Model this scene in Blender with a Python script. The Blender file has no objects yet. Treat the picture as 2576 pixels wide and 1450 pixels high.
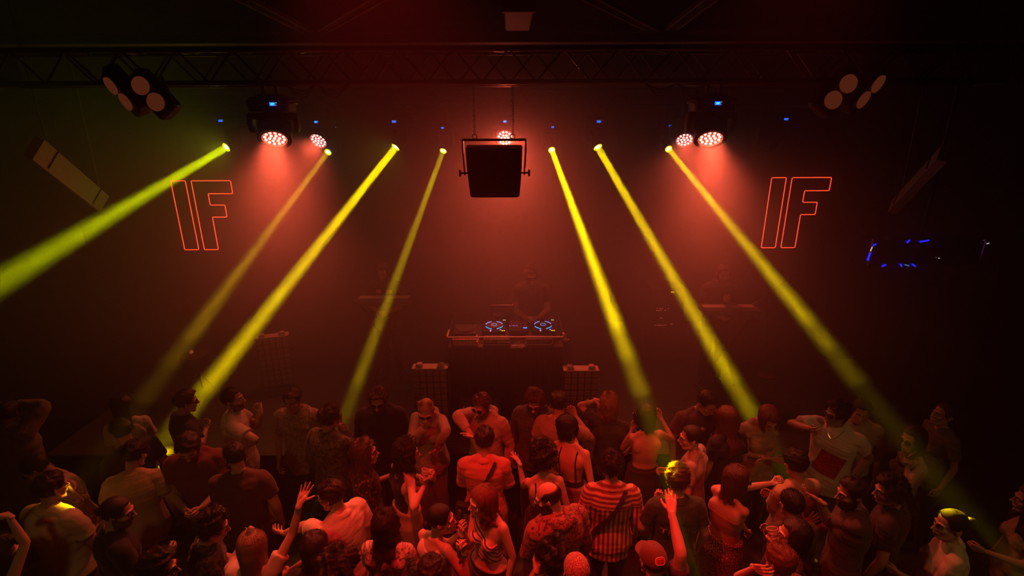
import bpy, math, random
import numpy as np
from mathutils import Vector, Matrix, Euler

# ------------------------------------------------------------------ camera, world, exposure
SC = bpy.context.scene
COL = SC.collection
F_PX, W_PX, H_PX = 1300.0, 2576, 1450
CAM = Vector((0.17, 0.0, 4.05))
PITCH, ROLL = math.radians(18.1), -0.004
cam_data = bpy.data.cameras.new('camera')
cam_data.sensor_width = 36.0
cam_data.lens = F_PX / W_PX * 36.0
cam_data.clip_start = 0.02
cam = bpy.data.objects.new('camera', cam_data)
COL.objects.link(cam)
CAM_M = (Matrix.Rotation(math.pi / 2 - PITCH, 4, 'X') @ Matrix.Rotation(ROLL, 4, 'Z'))
cam.matrix_world = Matrix.Translation(CAM) @ CAM_M
SC.camera = cam
SC.view_settings.view_transform = 'Standard'
SC.view_settings.look = 'None'
SC.view_settings.gamma = 1.0
SC.view_settings.exposure = 0.0
SC.view_settings.use_curve_mapping = False
cy = SC.cycles
cy.max_bounces = 4; cy.diffuse_bounces = 2; cy.glossy_bounces = 2; cy.transmission_bounces = 4
cy.transparent_max_bounces = 8; cy.volume_bounces = 0
cy.sample_clamp_direct = 0.0; cy.sample_clamp_indirect = 2.0
cy.caustics_reflective = False; cy.caustics_refractive = False
cy.use_denoising = True; cy.use_light_tree = False
cy.use_adaptive_sampling = True; cy.adaptive_threshold = 0.04

world = bpy.data.worlds.new('club_air'); SC.world = world
world.use_nodes = True
wn = world.node_tree; wn.nodes.clear()
wo = wn.nodes.new('ShaderNodeOutputWorld'); bg = wn.nodes.new('ShaderNodeBackground')
bg.inputs['Color'].default_value = (0.0, 0.0, 0.0, 1); bg.inputs['Strength'].default_value = 0
vs = wn.nodes.new('ShaderNodeVolumeScatter')            # the thin stage haze that fills the hall
vs.inputs['Color'].default_value = (0.95, 0.95, 0.95, 1)
vs.inputs['Density'].default_value = 0.008; vs.inputs['Anisotropy'].default_value = 0.2
wn.links.new(bg.outputs[0], wo.inputs['Surface']); wn.links.new(vs.outputs[0], wo.inputs['Volume'])


def ray(u, v):
    d = CAM_M.to_3x3() @ Vector(((u - W_PX / 2) / F_PX, -(v - H_PX / 2) / F_PX, -1.0))
    return d

def at_y(u, v, Y):
    d = ray(u, v); return CAM + d * ((Y - CAM.y) / d.y)

def at_z(u, v, Z):
    d = ray(u, v); return CAM + d * ((Z - CAM.z) / d.z)

def proj(p):
    q = CAM_M.to_3x3().transposed() @ (Vector(p) - CAM)
    return (W_PX / 2 + F_PX * q.x / -q.z, H_PX / 2 - F_PX * q.y / -q.z)


def spot(name, loc, target, color, energy, size_deg, blend=1.0, radius=0.05):
    l = bpy.data.lights.new(name, 'SPOT'); l.energy = energy; l.color = color
    l.spot_size = math.radians(size_deg); l.spot_blend = blend; l.shadow_soft_size = radius
    o = bpy.data.objects.new(name, l); COL.objects.link(o); o.location = loc
    o.rotation_euler = (Vector(target) - Vector(loc)).to_track_quat('-Z', 'Y').to_euler()
    return o

def beam(name, loc, target, color, energy, spread, radius):
    l = bpy.data.lights.new(name, 'AREA'); l.shape = 'DISK'; l.size = radius * 2; l.energy = energy; l.color = color; l.spread = math.radians(spread)
    o = bpy.data.objects.new(name, l); COL.objects.link(o); o.location = loc
    o.rotation_euler = (Vector(target) - Vector(loc)).to_track_quat('-Z', 'Y').to_euler(); return o
BEAM_K = 0.004; WASH_K = 0.075
FLOOR_Z = -0.40
# rear row: (kind, display pixel, bar y)  ; lamps are described here, their bodies are built further down
YEL = (1.0, 0.78, 0.0); YGR = (0.72, 0.9, 0.0); YOR = (1.0, 0.62, 0.0)
# lens pixel, bar depth, aim pixel, aim height, colour, energy, cone, lit
BEAMS = [
    ((569, 371), 8.05, (-330, 905), 2.0, YGR, 1900, 5.6, (555, 304), True),
    ((825, 383), 8.60, (150, 1290), 1.05, YOR, 420, 3.0, (841, 322), False),
    ((995, 371), 8.05, (462, 1050), 0.75, YEL, 3200, 3.5, (991, 306), True),
    ((1115, 380), 8.60, (800, 1232), 0.3, YEL, 480, 2.7, (1113, 322), False),
    ((1388, 378), 8.60, (1692, 1205), 1.25, YEL, 2200, 2.6, (1390, 320), False),
    ((1504, 371), 8.05, (1915, 1085), 0.7, YEL, 2100, 3.4, (1506, 306), True),
    ((1682, 375), 8.60, (2407, 1270), 1.31, YEL, 950, 2.6, (1686, 317), False),
]
RED = (1.0, 0.10, 0.045); RED2 = (1.0, 0.035, 0.02)
beam_info = []
for (lp, by, ap, az, colr, en, cone, dp, big) in BEAMS:
    L = at_y(lp[0], lp[1], by - 0.28); T = at_z(ap[0], ap[1], az)
    D = (T - L).normalized()
    beam('beam_lamp', L + D * 0.012, T, colr, en * BEAM_K, cone, 0.050 if big else 0.040)
    beam_info.append((L, D, by, dp, big, colr))
WASH_FRONT = [((691, 350), 5.05, (686, 262)), ((1787, 350), 5.05, (1805, 260))]
WASH_REAR = [((801, 355), 7.8, (795, 307)), ((1270, 348), 7.8, (1270, 306)), ((1722, 353), 7.8, (1731, 303))]
wash_info = []
for (lp, y, dp), tgt, en in zip(WASH_FRONT, [(-1.55, 2.7, 0.8), (1.7, 2.7, 0.8)], [250, 280]):
    L = at_y(lp[0], lp[1], y); D = (Vector(tgt) - L).normalized()
    beam('wash_lamp', L + D * 0.02, L + D, RED, en * WASH_K, 75, 0.10)
    wash_info.append((L, D, y, dp, 'front'))
for (lp, y, dp), tgt, en in zip(WASH_REAR, [(-3.6, 4.0, 1.0), (0.15, 2.6, 1.2), (2.3, 4.4, 1.0)], [230, 540, 220]):
    L = at_y(lp[0], lp[1], y); D = (Vector(tgt) - L).normalized()
    beam('wash_lamp', L + D * 0.02, L + D, RED, en * WASH_K, 90, 0.10)
    wash_info.append((L, D, y, dp, 'rear'))
# unseen red keys over the crowd; amber fill added for scattered beam light
REDP = (1.0, 0.018, 0.014); AMB = (1.0, 0.50, 0.13)
spot('crowd_key', (-0.6, 2.55, 5.46), (0.15, 2.85, 1.2), REDP, 800, 60, 1.0, 0.05)
spot('crowd_key', (1.5, 2.3, 5.3), (1.0, 3.2, 1.2), REDP, 210, 60, 1.0, 0.05)
spot('amber_fill', (-2.4, -0.6, 5.2), (-1.6, 3.2, 1.0), AMB, 60, 72, 1.0, 0.25)
spot('amber_fill', (3.2, 0.2, 5.2), (2.9, 3.3, 1.0), AMB, 58, 60, 1.0, 0.25)
# stray light round the lenses of the two broad left beams and the glare of the centre wash
for (L, D, by, dp, big, colr), en in ((beam_info[0], 2.6), (beam_info[2], 1.0)):
    beam('beam_spill', L + D * 0.03, L + D + Vector((0, 0, .25)), colr, en, 160, 0.05)
L, D = wash_info[3][0], wash_info[3][1]
beam('wash_glare', L + D * 0.04, L + Vector((0, -1, .15)), RED, 3.2, 175, 0.08)

# ------------------------------------------------------------------ mesh helpers
def R3(rx=0, ry=0, rz=0):
    return np.array(Euler((math.radians(rx), math.radians(ry), math.radians(rz))).to_matrix())

def frame_from(z, xh=(1, 0, 0)):
    z = np.array(z, float); z /= np.linalg.norm(z)
    x = np.array(xh, float); x = x - z * x.dot(z)
    if np.linalg.norm(x) < 1e-5:
        x = np.array((0, 1.0, 0)) - z * z[1]
    x /= np.linalg.norm(x)
    return np.stack([x, np.cross(z, x), z], 1)

class MB:
    def __init__(s):
        s.v = []; s.f = []; s.n = 0; s.mi = []; s.cur = 0
    def add(s, V, Fc):
        V = np.asarray(V, float).reshape(-1, 3)
        s.v.append(V); s.f.extend([tuple(i + s.n for i in f) for f in Fc]); s.mi.extend([s.cur] * len(Fc)); s.n += len(V)
        return s
    def box(s, c, size, rot=None, bev=0.0):
        hx, hy, hz = [k / 2 for k in size]
        if bev <= 0:
            V = np.array([(x, y, z) for x in (-hx, hx) for y in (-hy, hy) for z in (-hz, hz)])
            Fc = [(0, 1, 3, 2), (4, 6, 7, 5), (0, 4, 5, 1), (2, 3, 7, 6), (0, 2, 6, 4), (1, 5, 7, 3)]
        else:
            b = min(bev, hx * .9, hy * .9, hz * .9); V = []; idx = {}
            for x in (-1, 1):
                for y in (-1, 1):
                    for z in (-1, 1):
                        for a in range(3):
                            p = [x * (hx - b), y * (hy - b), z * (hz - b)]
                            p[a] = (x, y, z)[a] * (hx, hy, hz)[a]
                            idx[(x, y, z, a)] = len(V); V.append(p)
            Fc = []
            for a in range(3):
                o = [k for k in range(3) if k != a]
                for sg in (-1, 1):
                    q = []
                    for (m, n) in ((-1, -1), (1, -1), (1, 1), (-1, 1)):
                        t = [0, 0, 0]; t[a] = sg; t[o[0]] = m; t[o[1]] = n; q.append(idx[(*t, a)])
                    Fc.append(tuple(q))
                for m in (-1, 1):
                    for n in (-1, 1):
                        t0 = [0, 0, 0]; t0[a] = -1; t0[o[0]] = m; t0[o[1]] = n
                        t1 = list(t0); t1[a] = 1
                        Fc.append((idx[(*t0, o[0])], idx[(*t1, o[0])], idx[(*t1, o[1])], idx[(*t0, o[1])]))
            for x in (-1, 1):
                for y in (-1, 1):
                    for z in (-1, 1):
                        Fc.append((idx[(x, y, z, 0)], idx[(x, y, z, 1)], idx[(x, y, z, 2)]))
            V = np.array(V)
        if rot is not None: V = V @ np.asarray(rot).T
        return s.add(V + np.array(c, float), Fc)
    def tube(s, P, R, n=12, cap=True, flat=(1, 1), xh=(1, 0, 0), sub=0, closed=False, roundcap=True):
        P = np.array(P, float); R = np.array(R, float) if np.ndim(R) else np.full(len(P), float(R))
        if sub and len(P) > 1:
            P, R = smooth_path(P, R, sub)
        m = len(P)
        if closed:
            T = np.roll(P, -1, 0) - np.roll(P, 1, 0)
        else:
            T = np.gradient(P, axis=0)
        T /= np.maximum(np.linalg.norm(T, axis=1), 1e-9)[:, None]
        if cap and roundcap and not closed:
            P0, R0, T0 = [], [], []
            for a in (80, 55, 28):
                P0.append(P[0] - T[0] * R[0] * math.sin(math.radians(a))); R0.append(R[0] * math.cos(math.radians(a))); T0.append(T[0])
            P1, R1, T1 = [], [], []
            for a in (28, 55, 80):
                P1.append(P[-1] + T[-1] * R[-1] * math.sin(math.radians(a))); R1.append(R[-1] * math.cos(math.radians(a))); T1.append(T[-1])
            P = np.vstack([P0, P, P1]); R = np.concatenate([R0, R, R1]); T = np.vstack([T0, T, T1]); m = len(P)
        x = np.array(xh, float); x = x - T[0] * x.dot(T[0])
        if np.linalg.norm(x) < 1e-4: x = np.array((0, 1, .01)) - T[0] * T[0][1]
        x /= np.linalg.norm(x)
        V = np.zeros((m, n, 3)); ang = np.arange(n) * 2 * math.pi / n; ca, sa = np.cos(ang), np.sin(ang)
        for i in range(m):
            x = x - T[i] * x.dot(T[i]); x /= max(np.linalg.norm(x), 1e-9); y = np.cross(T[i], x)
            V[i] = P[i] + R[i] * (ca[:, None] * x * flat[0] + sa[:, None] * y * flat[1])
        Fc = []
        for i in range(m if closed else m - 1):
            a, b = i * n, ((i + 1) % m) * n
            for j in range(n):
                k = (j + 1) % n; Fc.append((a + j, a + k, b + k, b + j))
        if cap and not closed:
            Fc.append(tuple(range(n - 1, -1, -1))); Fc.append(tuple(range((m - 1) * n, m * n)))
        return s.add(V.reshape(-1, 3), Fc)
    def loft(s, rings, n=28):
        """rings: (cx,cy,cz,half_w,half_d,power)"""
        V = []; ang = np.arange(n) * 2 * math.pi / n
        for (cx, cy_, cz, w, d, *e) in rings:
            k = 2.0 / (e[0] if e else 2.0)
            c, q = np.cos(ang), np.sin(ang)
            V.append(np.stack([cx + w * np.sign(c) * np.abs(c) ** k, cy_ + d * np.sign(q) * np.abs(q) ** k, np.full(n, cz)], 1))
        m = len(V); Fc = []
        for i in range(m - 1):
            for j in range(n):
                k = (j + 1) % n; Fc.append((i * n + j, i * n + k, (i + 1) * n + k, (i + 1) * n + j))
        Fc.append(tuple(range(n - 1, -1, -1))); Fc.append(tuple(range((m - 1) * n, m * n)))
        return s.add(np.vstack(V), Fc)
    def ell(s, c, r, rot=None, nu=18, nv=12):
        V = [(0, 0, 1)]
        for i in range(1, nv):
            t = math.pi * i / nv
            for j in range(nu):
                p = 2 * math.pi * j / nu; V.append((math.sin(t) * math.cos(p), math.sin(t) * math.sin(p), math.cos(t)))
        V.append((0, 0, -1)); Fc = []
        for j in range(nu):
            k = (j + 1) % nu; Fc.append((0, 1 + j, 1 + k))
            for i in range(nv - 2):
                a = 1 + i * nu; Fc.append((a + j, a + nu + j, a + nu + k, a + k))
            a = 1 + (nv - 2) * nu; Fc.append((a + j, len(V) - 1, a + k))
        V = np.array(V) * np.array(r)
        if rot is not None: V = V @ np.asarray(rot).T
        return s.add(V + np.array(c, float), Fc)
    def lathe(s, prof, n=24, M=None, c=(0, 0, 0)):
        """prof: (r,z) list, revolved about local z; M 3x3"""
        ang = np.arange(n) * 2 * math.pi / n; V = []
        for (r, z) in prof:
            V.append(np.stack([r * np.cos(ang), r * np.sin(ang), np.full(n, z)], 1))
        Fc = []
        for i in range(len(prof) - 1):
            for j in range(n):
                k = (j + 1) % n; Fc.append((i * n + j, i * n + k, (i + 1) * n + k, (i + 1) * n + j))
        if prof[0][0] > 1e-6: Fc.append(tuple(range(n - 1, -1, -1)))
        if prof[-1][0] > 1e-6: Fc.append(tuple(range((len(prof) - 1) * n, len(prof) * n)))
        V = np.vstack(V)
        if M is not None: V = V @ np.asarray(M).T
        return s.add(V + np.array(c, float), Fc)
    def prism(s, poly, M, c, th):
        """poly (x,y) extruded +-th/2 along local z"""
        n = len(poly); V = np.array([(x, y, z) for z in (-th / 2, th / 2) for (x, y) in poly])
        Fc = [tuple(range(n - 1, -1, -1)), tuple(range(n, 2 * n))] + [(i, (i + 1) % n, n + (i + 1) % n, n + i) for i in range(n)]
        return s.add(V @ np.asarray(M).T + np.array(c, float), Fc)
    def xf(s, M, t=(0, 0, 0)):
        s.v = [v @ np.asarray(M).T + np.array(t, float) for v in s.v]; return s
    def verts(s): return np.vstack(s.v) if s.v else np.zeros((0, 3))
    def mesh(s, name, smooth=True):
        me = bpy.data.meshes.new(name); V = s.verts()
        me.from_pydata(V.tolist(), [], s.f); 
        if smooth: me.polygons.foreach_set('use_smooth', [True] * len(me.polygons))
        if any(s.mi): me.polygons.foreach_set('material_index', s.mi)
        me.update(); return me
    def build(s, name, mat, parent=None, smooth=False, sharp=35, **tags):
        me = s.mesh(name, smooth)
        if smooth and sharp: 
            try: me.set_sharp_from_angle(angle=math.radians(sharp))
            except Exception: pass
        return link(name, me, mat, parent, **tags)

def link(name, me, mat, parent=None, **tags):
    for m in (mat if isinstance(mat, (list, tuple)) else [mat]): me.materials.append(m)
    o = bpy.data.objects.new(name, me); COL.objects.link(o)
    if parent is not None: o.parent = parent
    for k, v in tags.items(): o[k] = v
    return o

def tag(o, label, cat, group=None):
    o['label'] = label; o['category'] = cat
    if group: o['group'] = group
    return o

def thing(name, label, cat, loc=(0, 0, 0), rz=0.0, group=None):
    o = bpy.data.objects.new(name, None); COL.objects.link(o); o.empty_display_size = 0.1
    o.location = loc; o.rotation_euler = (0, 0, rz)
    return tag(o, label, cat, group)

def smooth_path(P, R, sub):
    P = np.array(P, float); m = len(P)
    Q = np.vstack([2 * P[0] - P[1], P, 2 * P[-1] - P[-2]]); out = []; rr = []
    for i in range(m - 1):
        p0, p1, p2, p3 = Q[i], Q[i + 1], Q[i + 2], Q[i + 3]
        for k in range(sub):
            t = k / sub
            out.append(.5 * ((2 * p1) + (-p0 + p2) * t + (2 * p0 - 5 * p1 + 4 * p2 - p3) * t * t + (-p0 + 3 * p1 - 3 * p2 + p3) * t ** 3))
            rr.append(R[i] + (R[i + 1] - R[i]) * (3 * t * t - 2 * t ** 3))
    out.append(P[-1]); rr.append(R[-1])
    return np.array(out), np.array(rr)

def remesh(mb, voxel, it=4, fac=0.5):
    """one continuous smoothed skin round everything in mb -> (V, quads)"""
    me = mb.mesh('tmp', False)
    o = bpy.data.objects.new('tmp', me); COL.objects.link(o)
    m = o.modifiers.new('r', 'REMESH'); m.mode = 'VOXEL'; m.voxel_size = voxel; m.adaptivity = 0
    if it:
        k = o.modifiers.new('s', 'SMOOTH'); k.factor = fac; k.iterations = it
    dg = bpy.context.evaluated_depsgraph_get(); dg.update()
    em = bpy.data.meshes.new_from_object(o.evaluated_get(dg))
    n = len(em.vertices); V = np.empty(n * 3); em.vertices.foreach_get('co', V)
    nl = len(em.loops); L = np.empty(nl, dtype=np.int32); em.loops.foreach_get('vertex_index', L)
    bpy.data.objects.remove(o); bpy.data.meshes.remove(me); bpy.data.meshes.remove(em)
    return V.reshape(-1, 3), L.reshape(-1, 4)

def mesh_np(name, V, Q):
    me = bpy.data.meshes.new(name); k = Q.shape[1]
    me.vertices.add(len(V)); me.vertices.foreach_set('co', np.ascontiguousarray(V, dtype=np.float32).ravel())
    me.loops.add(Q.size); me.loops.foreach_set('vertex_index', Q.astype(np.int32).ravel())
    me.polygons.add(len(Q)); me.polygons.foreach_set('loop_start', np.arange(0, Q.size, k, dtype=np.int32))
    me.polygons.foreach_set('use_smooth', np.ones(len(Q), dtype=bool))
    me.update(calc_edges=True); return me

def noise3(P, f, seed=0, oct=3):
    """cheap smooth pseudo noise from warped sines, about -1..1"""
    rs = np.random.RandomState(seed); P = np.asarray(P); out = 0; a = 1.0; tot = 0
    for o in range(oct):
        A = rs.normal(size=(3, 3)) ; A /= np.linalg.norm(A, axis=1)[:, None]; ph = rs.uniform(0, 6.28, 6)
        q = P * f * (2 ** o)
        w = np.sin(q @ A[0] * 1.3 + ph[0]) * .9
        out = out + a * (np.sin(q @ A[1] + w + ph[1]) * np.sin(q @ A[2] * 1.1 + w * 1.3 + ph[2]) ); tot += a; a *= .55
    return out / tot

# ------------------------------------------------------------------ materials
MATS = {}
def mat(name, color, rough=0.6, metal=0.0, spec=0.5, bump=0.0, bscale=40.0, var=0.0, vscale=8.0, emit=None, es=0.0, stretch=None, aniso=0, sheen=0):
    if name in MATS: return MATS[name]
    m = bpy.data.materials.new(name); m.use_nodes = True; nt = m.node_tree; b = nt.nodes['Principled BSDF']
    b.inputs['Base Color'].default_value = (*color, 1); b.inputs['Roughness'].default_value = rough
    b.inputs['Metallic'].default_value = metal; b.inputs['Specular IOR Level'].default_value = spec
    if aniso: b.inputs['Anisotropic'].default_value = aniso
    if sheen: b.inputs['Sheen Weight'].default_value = sheen
    if emit is not None:
        b.inputs['Emission Color'].default_value = (*emit, 1); b.inputs['Emission Strength'].default_value = es
    tc = nt.nodes.new('ShaderNodeTexCoord'); src = tc.outputs['Object']
    if stretch:
        mp = nt.nodes.new('ShaderNodeMapping'); mp.inputs['Scale'].default_value = stretch
        nt.links.new(src, mp.inputs['Vector']); src = mp.outputs[0]
    if bump:
        n = nt.nodes.new('ShaderNodeTexNoise'); n.inputs['Scale'].default_value = bscale; n.inputs['Detail'].default_value = 3
        bp = nt.nodes.new('ShaderNodeBump'); bp.inputs['Strength'].default_value = bump; bp.inputs['Distance'].default_value = 0.01
        nt.links.new(src, n.inputs['Vector']); nt.links.new(n.outputs['Fac'], bp.inputs['Height']); nt.links.new(bp.outputs[0], b.inputs['Normal'])
    if var:
        n = nt.nodes.new('ShaderNodeTexNoise'); n.inputs['Scale'].default_value = vscale; n.inputs['Detail'].default_value = 4
        r = nt.nodes.new('ShaderNodeValToRGB'); c = np.array(color)
        r.color_ramp.elements[0].position = .35; r.color_ramp.elements[1].position = .65
        r.color_ramp.elements[0].color = (*(c * (1 - var)), 1); r.color_ramp.elements[1].color = (*np.minimum(c * (1 + var), 1), 1)
        nt.links.new(src, n.inputs['Vector']); nt.links.new(n.outputs['Fac'], r.inputs['Fac']); nt.links.new(r.outputs[0], b.inputs['Base Color'])
    MATS[name] = m; return m

M_BLACK = mat('black_metal', (0.02, 0.02, 0.022), 0.45, 0.0, 0.5, bump=.1, bscale=200)
M_ALU = mat('truss_metal', (0.10, 0.10, 0.105), 0.28, 0.9, bump=.05, bscale=300)
M_STEEL = mat('dull_steel', (0.2, 0.2, 0.2), 0.4, 0.9, bump=.05, bscale=300)
M_WALL = mat('dark_wall', (0.028, 0.024, 0.024), 0.85, var=.25, vscale=2.0, bump=.2, bscale=30)
M_SIDEWALL = mat('side_wall', (0.02, 0.018, 0.018), 0.9, var=.3, vscale=1.5, bump=.2, bscale=30)
M_CEIL = mat('ceiling_paint', (0.035, 0.03, 0.03), 0.9, var=.3, vscale=3.0, bump=.2, bscale=20)
M_FLOOR = mat('club_floor', (0.035, 0.028, 0.025), 0.5, var=.3, vscale=4.0, bump=.15, bscale=25)
M_STAGE = mat('stage_boards', (0.06, 0.045, 0.04), 0.55, var=.25, vscale=6.0, bump=.15, bscale=40, stretch=(1, 6, 1))
M_BLUE = mat('blue_display', (0.0, 0.02, 0.1), 0.3, emit=(0.01, 0.12, 1.0), es=2.2)
M_GLYPH = mat('display_glyph', (0.0, 0.1, 0.2), 0.3, emit=(0.1, 0.75, 1.0), es=2.5)
M_LED_G = mat('green_pilot', (0.1, 0.3, 0.0), 0.3, emit=(0.5, 1.0, 0.0), es=1.2)
M_LED_R = mat('red_pilot', (0.3, 0.0, 0.0), 0.3, emit=(1.0, 0.03, 0.05), es=1.2)
M_CELL = mat('lit_led_cell', (1, .8, .6), 0.3, emit=(1.0, 0.72, 0.5), es=6)
M_CELLR = mat('lit_led_cell_rear', (1, .8, .8), 0.3, emit=(1.0, 0.8, 0.8), es=9)
M_REFLR = mat('rear_reflector', (.6, .4, .4), .3, emit=(1.0, .42, .38), es=1.0)
M_REFL = mat('led_reflector', (0.5, 0.2, 0.08), 0.35, emit=(1.0, 0.22, 0.06), es=0.75)
M_RIM = mat('lamp_rim', (0.3, 0.05, 0.03), 0.3, emit=(1.0, 0.10, 0.05), es=0.35)
M_LENSW = mat('beam_lens_core', (1, 1, 1), 0.2, emit=(1.0, 1.0, 1.0), es=6)
M_LENSY = mat('beam_lens_ring', (1, 1, 0), 0.2, emit=(0.85, 0.95, 0.0), es=1.8)
M_NEON = mat('red_neon', (1, .1, .05), 0.3, emit=(1.0, 0.055, 0.02), es=3.6)
M_RUBBER = mat('black_rubber', (0.015, 0.015, 0.015), 0.7)

# ------------------------------------------------------------------ the hall
def struct(name, c, size, m):
    return MB().box(c, size).build(name, m, kind='structure')
struct('floor', (0, 2.5, FLOOR_Z - 0.05), (16, 14, 0.1), M_FLOOR)
struct('wall_back', (0, 9.15, 2.55), (16, 0.1, 6.0), M_WALL)
struct('wall_front', (0, -4.05, 2.55), (16, 0.1, 6.0), M_SIDEWALL)
struct('wall_left', (-7.55, 2.5, 2.55), (0.1, 13.3, 6.0), M_SIDEWALL)
struct('wall_right', (7.55, 2.5, 2.55), (0.1, 13.3, 6.0), M_SIDEWALL)
struct('ceiling', (0, 2.5, 5.6), (16, 14, 0.1), M_CEIL)
STG = 0.40; SF = 5.06
mb = MB().box((0, (SF + 9.08) / 2, (STG + FLOOR_Z) / 2), (10.4, 9.08 - SF, STG - FLOOR_Z)); mb.build('stage', M_STAGE, kind='structure')
trim = MB().box((0, SF - .016, STG - .023), (10.4, 0.03, 0.045)); trim.build('trim_1', M_BLACK, kind='structure')

# ceiling steelwork: two V-shaped pairs of perforated braces, a cross beam, a duct
M_BRACE = mat('brace_paint', (0.16, 0.12, 0.10), 0.6, 0.2, bump=.1)
def brace(p0, p1, label):
    p0 = np.array(p0); p1 = np.array(p1); d = p1 - p0; L = np.linalg.norm(d); d /= L
    s = np.cross(d, (0, 0, 1.0)); s /= np.linalg.norm(s); w = .12; mb = MB()
    M = np.stack([d, s, np.cross(d, s)], 1); mid = (p0 + p1) / 2
    for k in (-1, 1): mb.box(mid + s * k * w * .46, (L, .025, .04), M)
    n = int(L / .07)
    for i in range(n + 1):
        mb.box(p0 + d * (L * i / n), (.026, w * .92, .012), M)
    o = mb.build('ceiling_brace', M_BRACE); tag(o, label, 'ceiling beam', 'perforated ceiling braces'); return o
for (a, b, c, nm) in (((790, 88), (585, -20), (965, -15), 'left'), ((1668, 88), (1470, -15), (1800, -15), 'right')):
    A = at_z(a[0], a[1], 4.98); B = at_z(b[0], b[1], 4.98); Cc = at_z(c[0], c[1], 4.98)
    dAB = (B - A); dAC = (Cc - A)
    brace(A + dAB * .02, A + dAB * 1.6, 'perforated ceiling brace, left arm of the %s V at the top edge' % nm)
    brace(A + dAC * .02, A + dAC * 1.6, 'perforated ceiling brace, right arm of the %s V at the top edge' % nm)
z0 = at_y(1290, 97, 6.4).z
o = MB().box((0, 6.4, z0), (13.0, .12, .10)).box((0, 6.4, z0 - .045), (13.0, .2, .012)).box((0, 6.4, z0 + .05), (13.0, .2, .012)).build('ceiling_crossbeam', M_BRACE)
tag(o, 'dark steel crossbeam running over the lighting truss', 'ceiling beam')
A = at_y(1302, 80, 5.9)
o = MB().box((A.x, 5.5, A.z + .2), (.26, 1.1, .34), bev=.01).box((A.x, 4.95, A.z + .2), (.30, .05, .38), bev=.005).build('ceiling_duct', mat('duct_paint', (.3, .2, .18), .6, bump=.1))
tag(o, 'boxy air duct under the ceiling above the hanging blinder', 'duct')

# box trusses ------------------------------------------------------------------
def truss(name, x0, x1, y0, y1, zb, zt, label, r=.025, per=.5):
    t = thing(name, label, 'truss', (0, y0, zb), 0, None)
    P = lambda x, y, z: (x, y - y0, z - zb)
    for nm, y, z in (('chord', y0, zb), ('chord', y1, zb), ('chord', y0, zt), ('chord', y1, zt)):
        MB().tube([P(x0, y, z), P(x1, y, z)], r, 10, roundcap=False).build(nm, M_ALU, t, True, 50)
    mb = MB(); n = int((x1 - x0) / per)
    for i in range(n):
        a = x0 + i * per
        for y, ph in ((y0, 0), (y1, per / 2)):
            a2 = a + ph
            mb.tube([P(a2, y, zb), P(a2 + per / 2, y, zt)], .0105, 7, roundcap=False)
            if a2 + per <= x1: mb.tube([P(a2 + per / 2, y, zt), P(a2 + per, y, zb)], .0105, 7, roundcap=False)
        for z in (zb, zt):
            mb.tube([P(a, y0, z), P(a + per / 2, y1, z)], .0105, 7, roundcap=False)
            mb.tube([P(a + per / 2, y1, z), P(a + per, y0, z)], .0105, 7, roundcap=False)
    mb.build('lattice', M_ALU, t, True, 50)
    for x in (x0, x1):
        MB().box(P(x, (y0 + y1) / 2, (zb + zt) / 2), (.02, .36, .36), bev=.005).build('end_plate', M_ALU, t)
    return t
TZ0, TZ1 = 4.375, 4.655
truss('lighting_truss', -4.6, 4.7, 5.10, 5.39, TZ0, TZ1, 'long aluminium box truss carrying the front lamps and the hanging blinder')
RZ = at_y(1290, 268, 8.2).z
truss('lighting_truss', -5.2, 5.2, 8.2, 8.42, RZ, RZ + .22, 'rear aluminium box truss near the back wall carrying the beam lamps', r=.02, per=.44)
# loose cable loops on the front truss
for (u, nm) in ((800, 'left'), (1700, 'right')):
    x = at_y(u, 208, 5.1).x; mb = MB(); rs = random.Random(u)
    for k in range(3):
        pts = [(x - .28 + j * .07 + rs.uniform(-.01, .01), 5.07 - rs.uniform(0, .02), TZ0 - .02 - (.05 + .03 * k) * math.sin(math.pi * (j % 4) / 4) ) for j in range(9)]
        mb.tube(pts, .005, 6, sub=4)
    o = mb.build('power_cable', M_RUBBER, None, True); tag(o, 'black cable looped along the front truss beside the %s wash light' % nm, 'cable')

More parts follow.
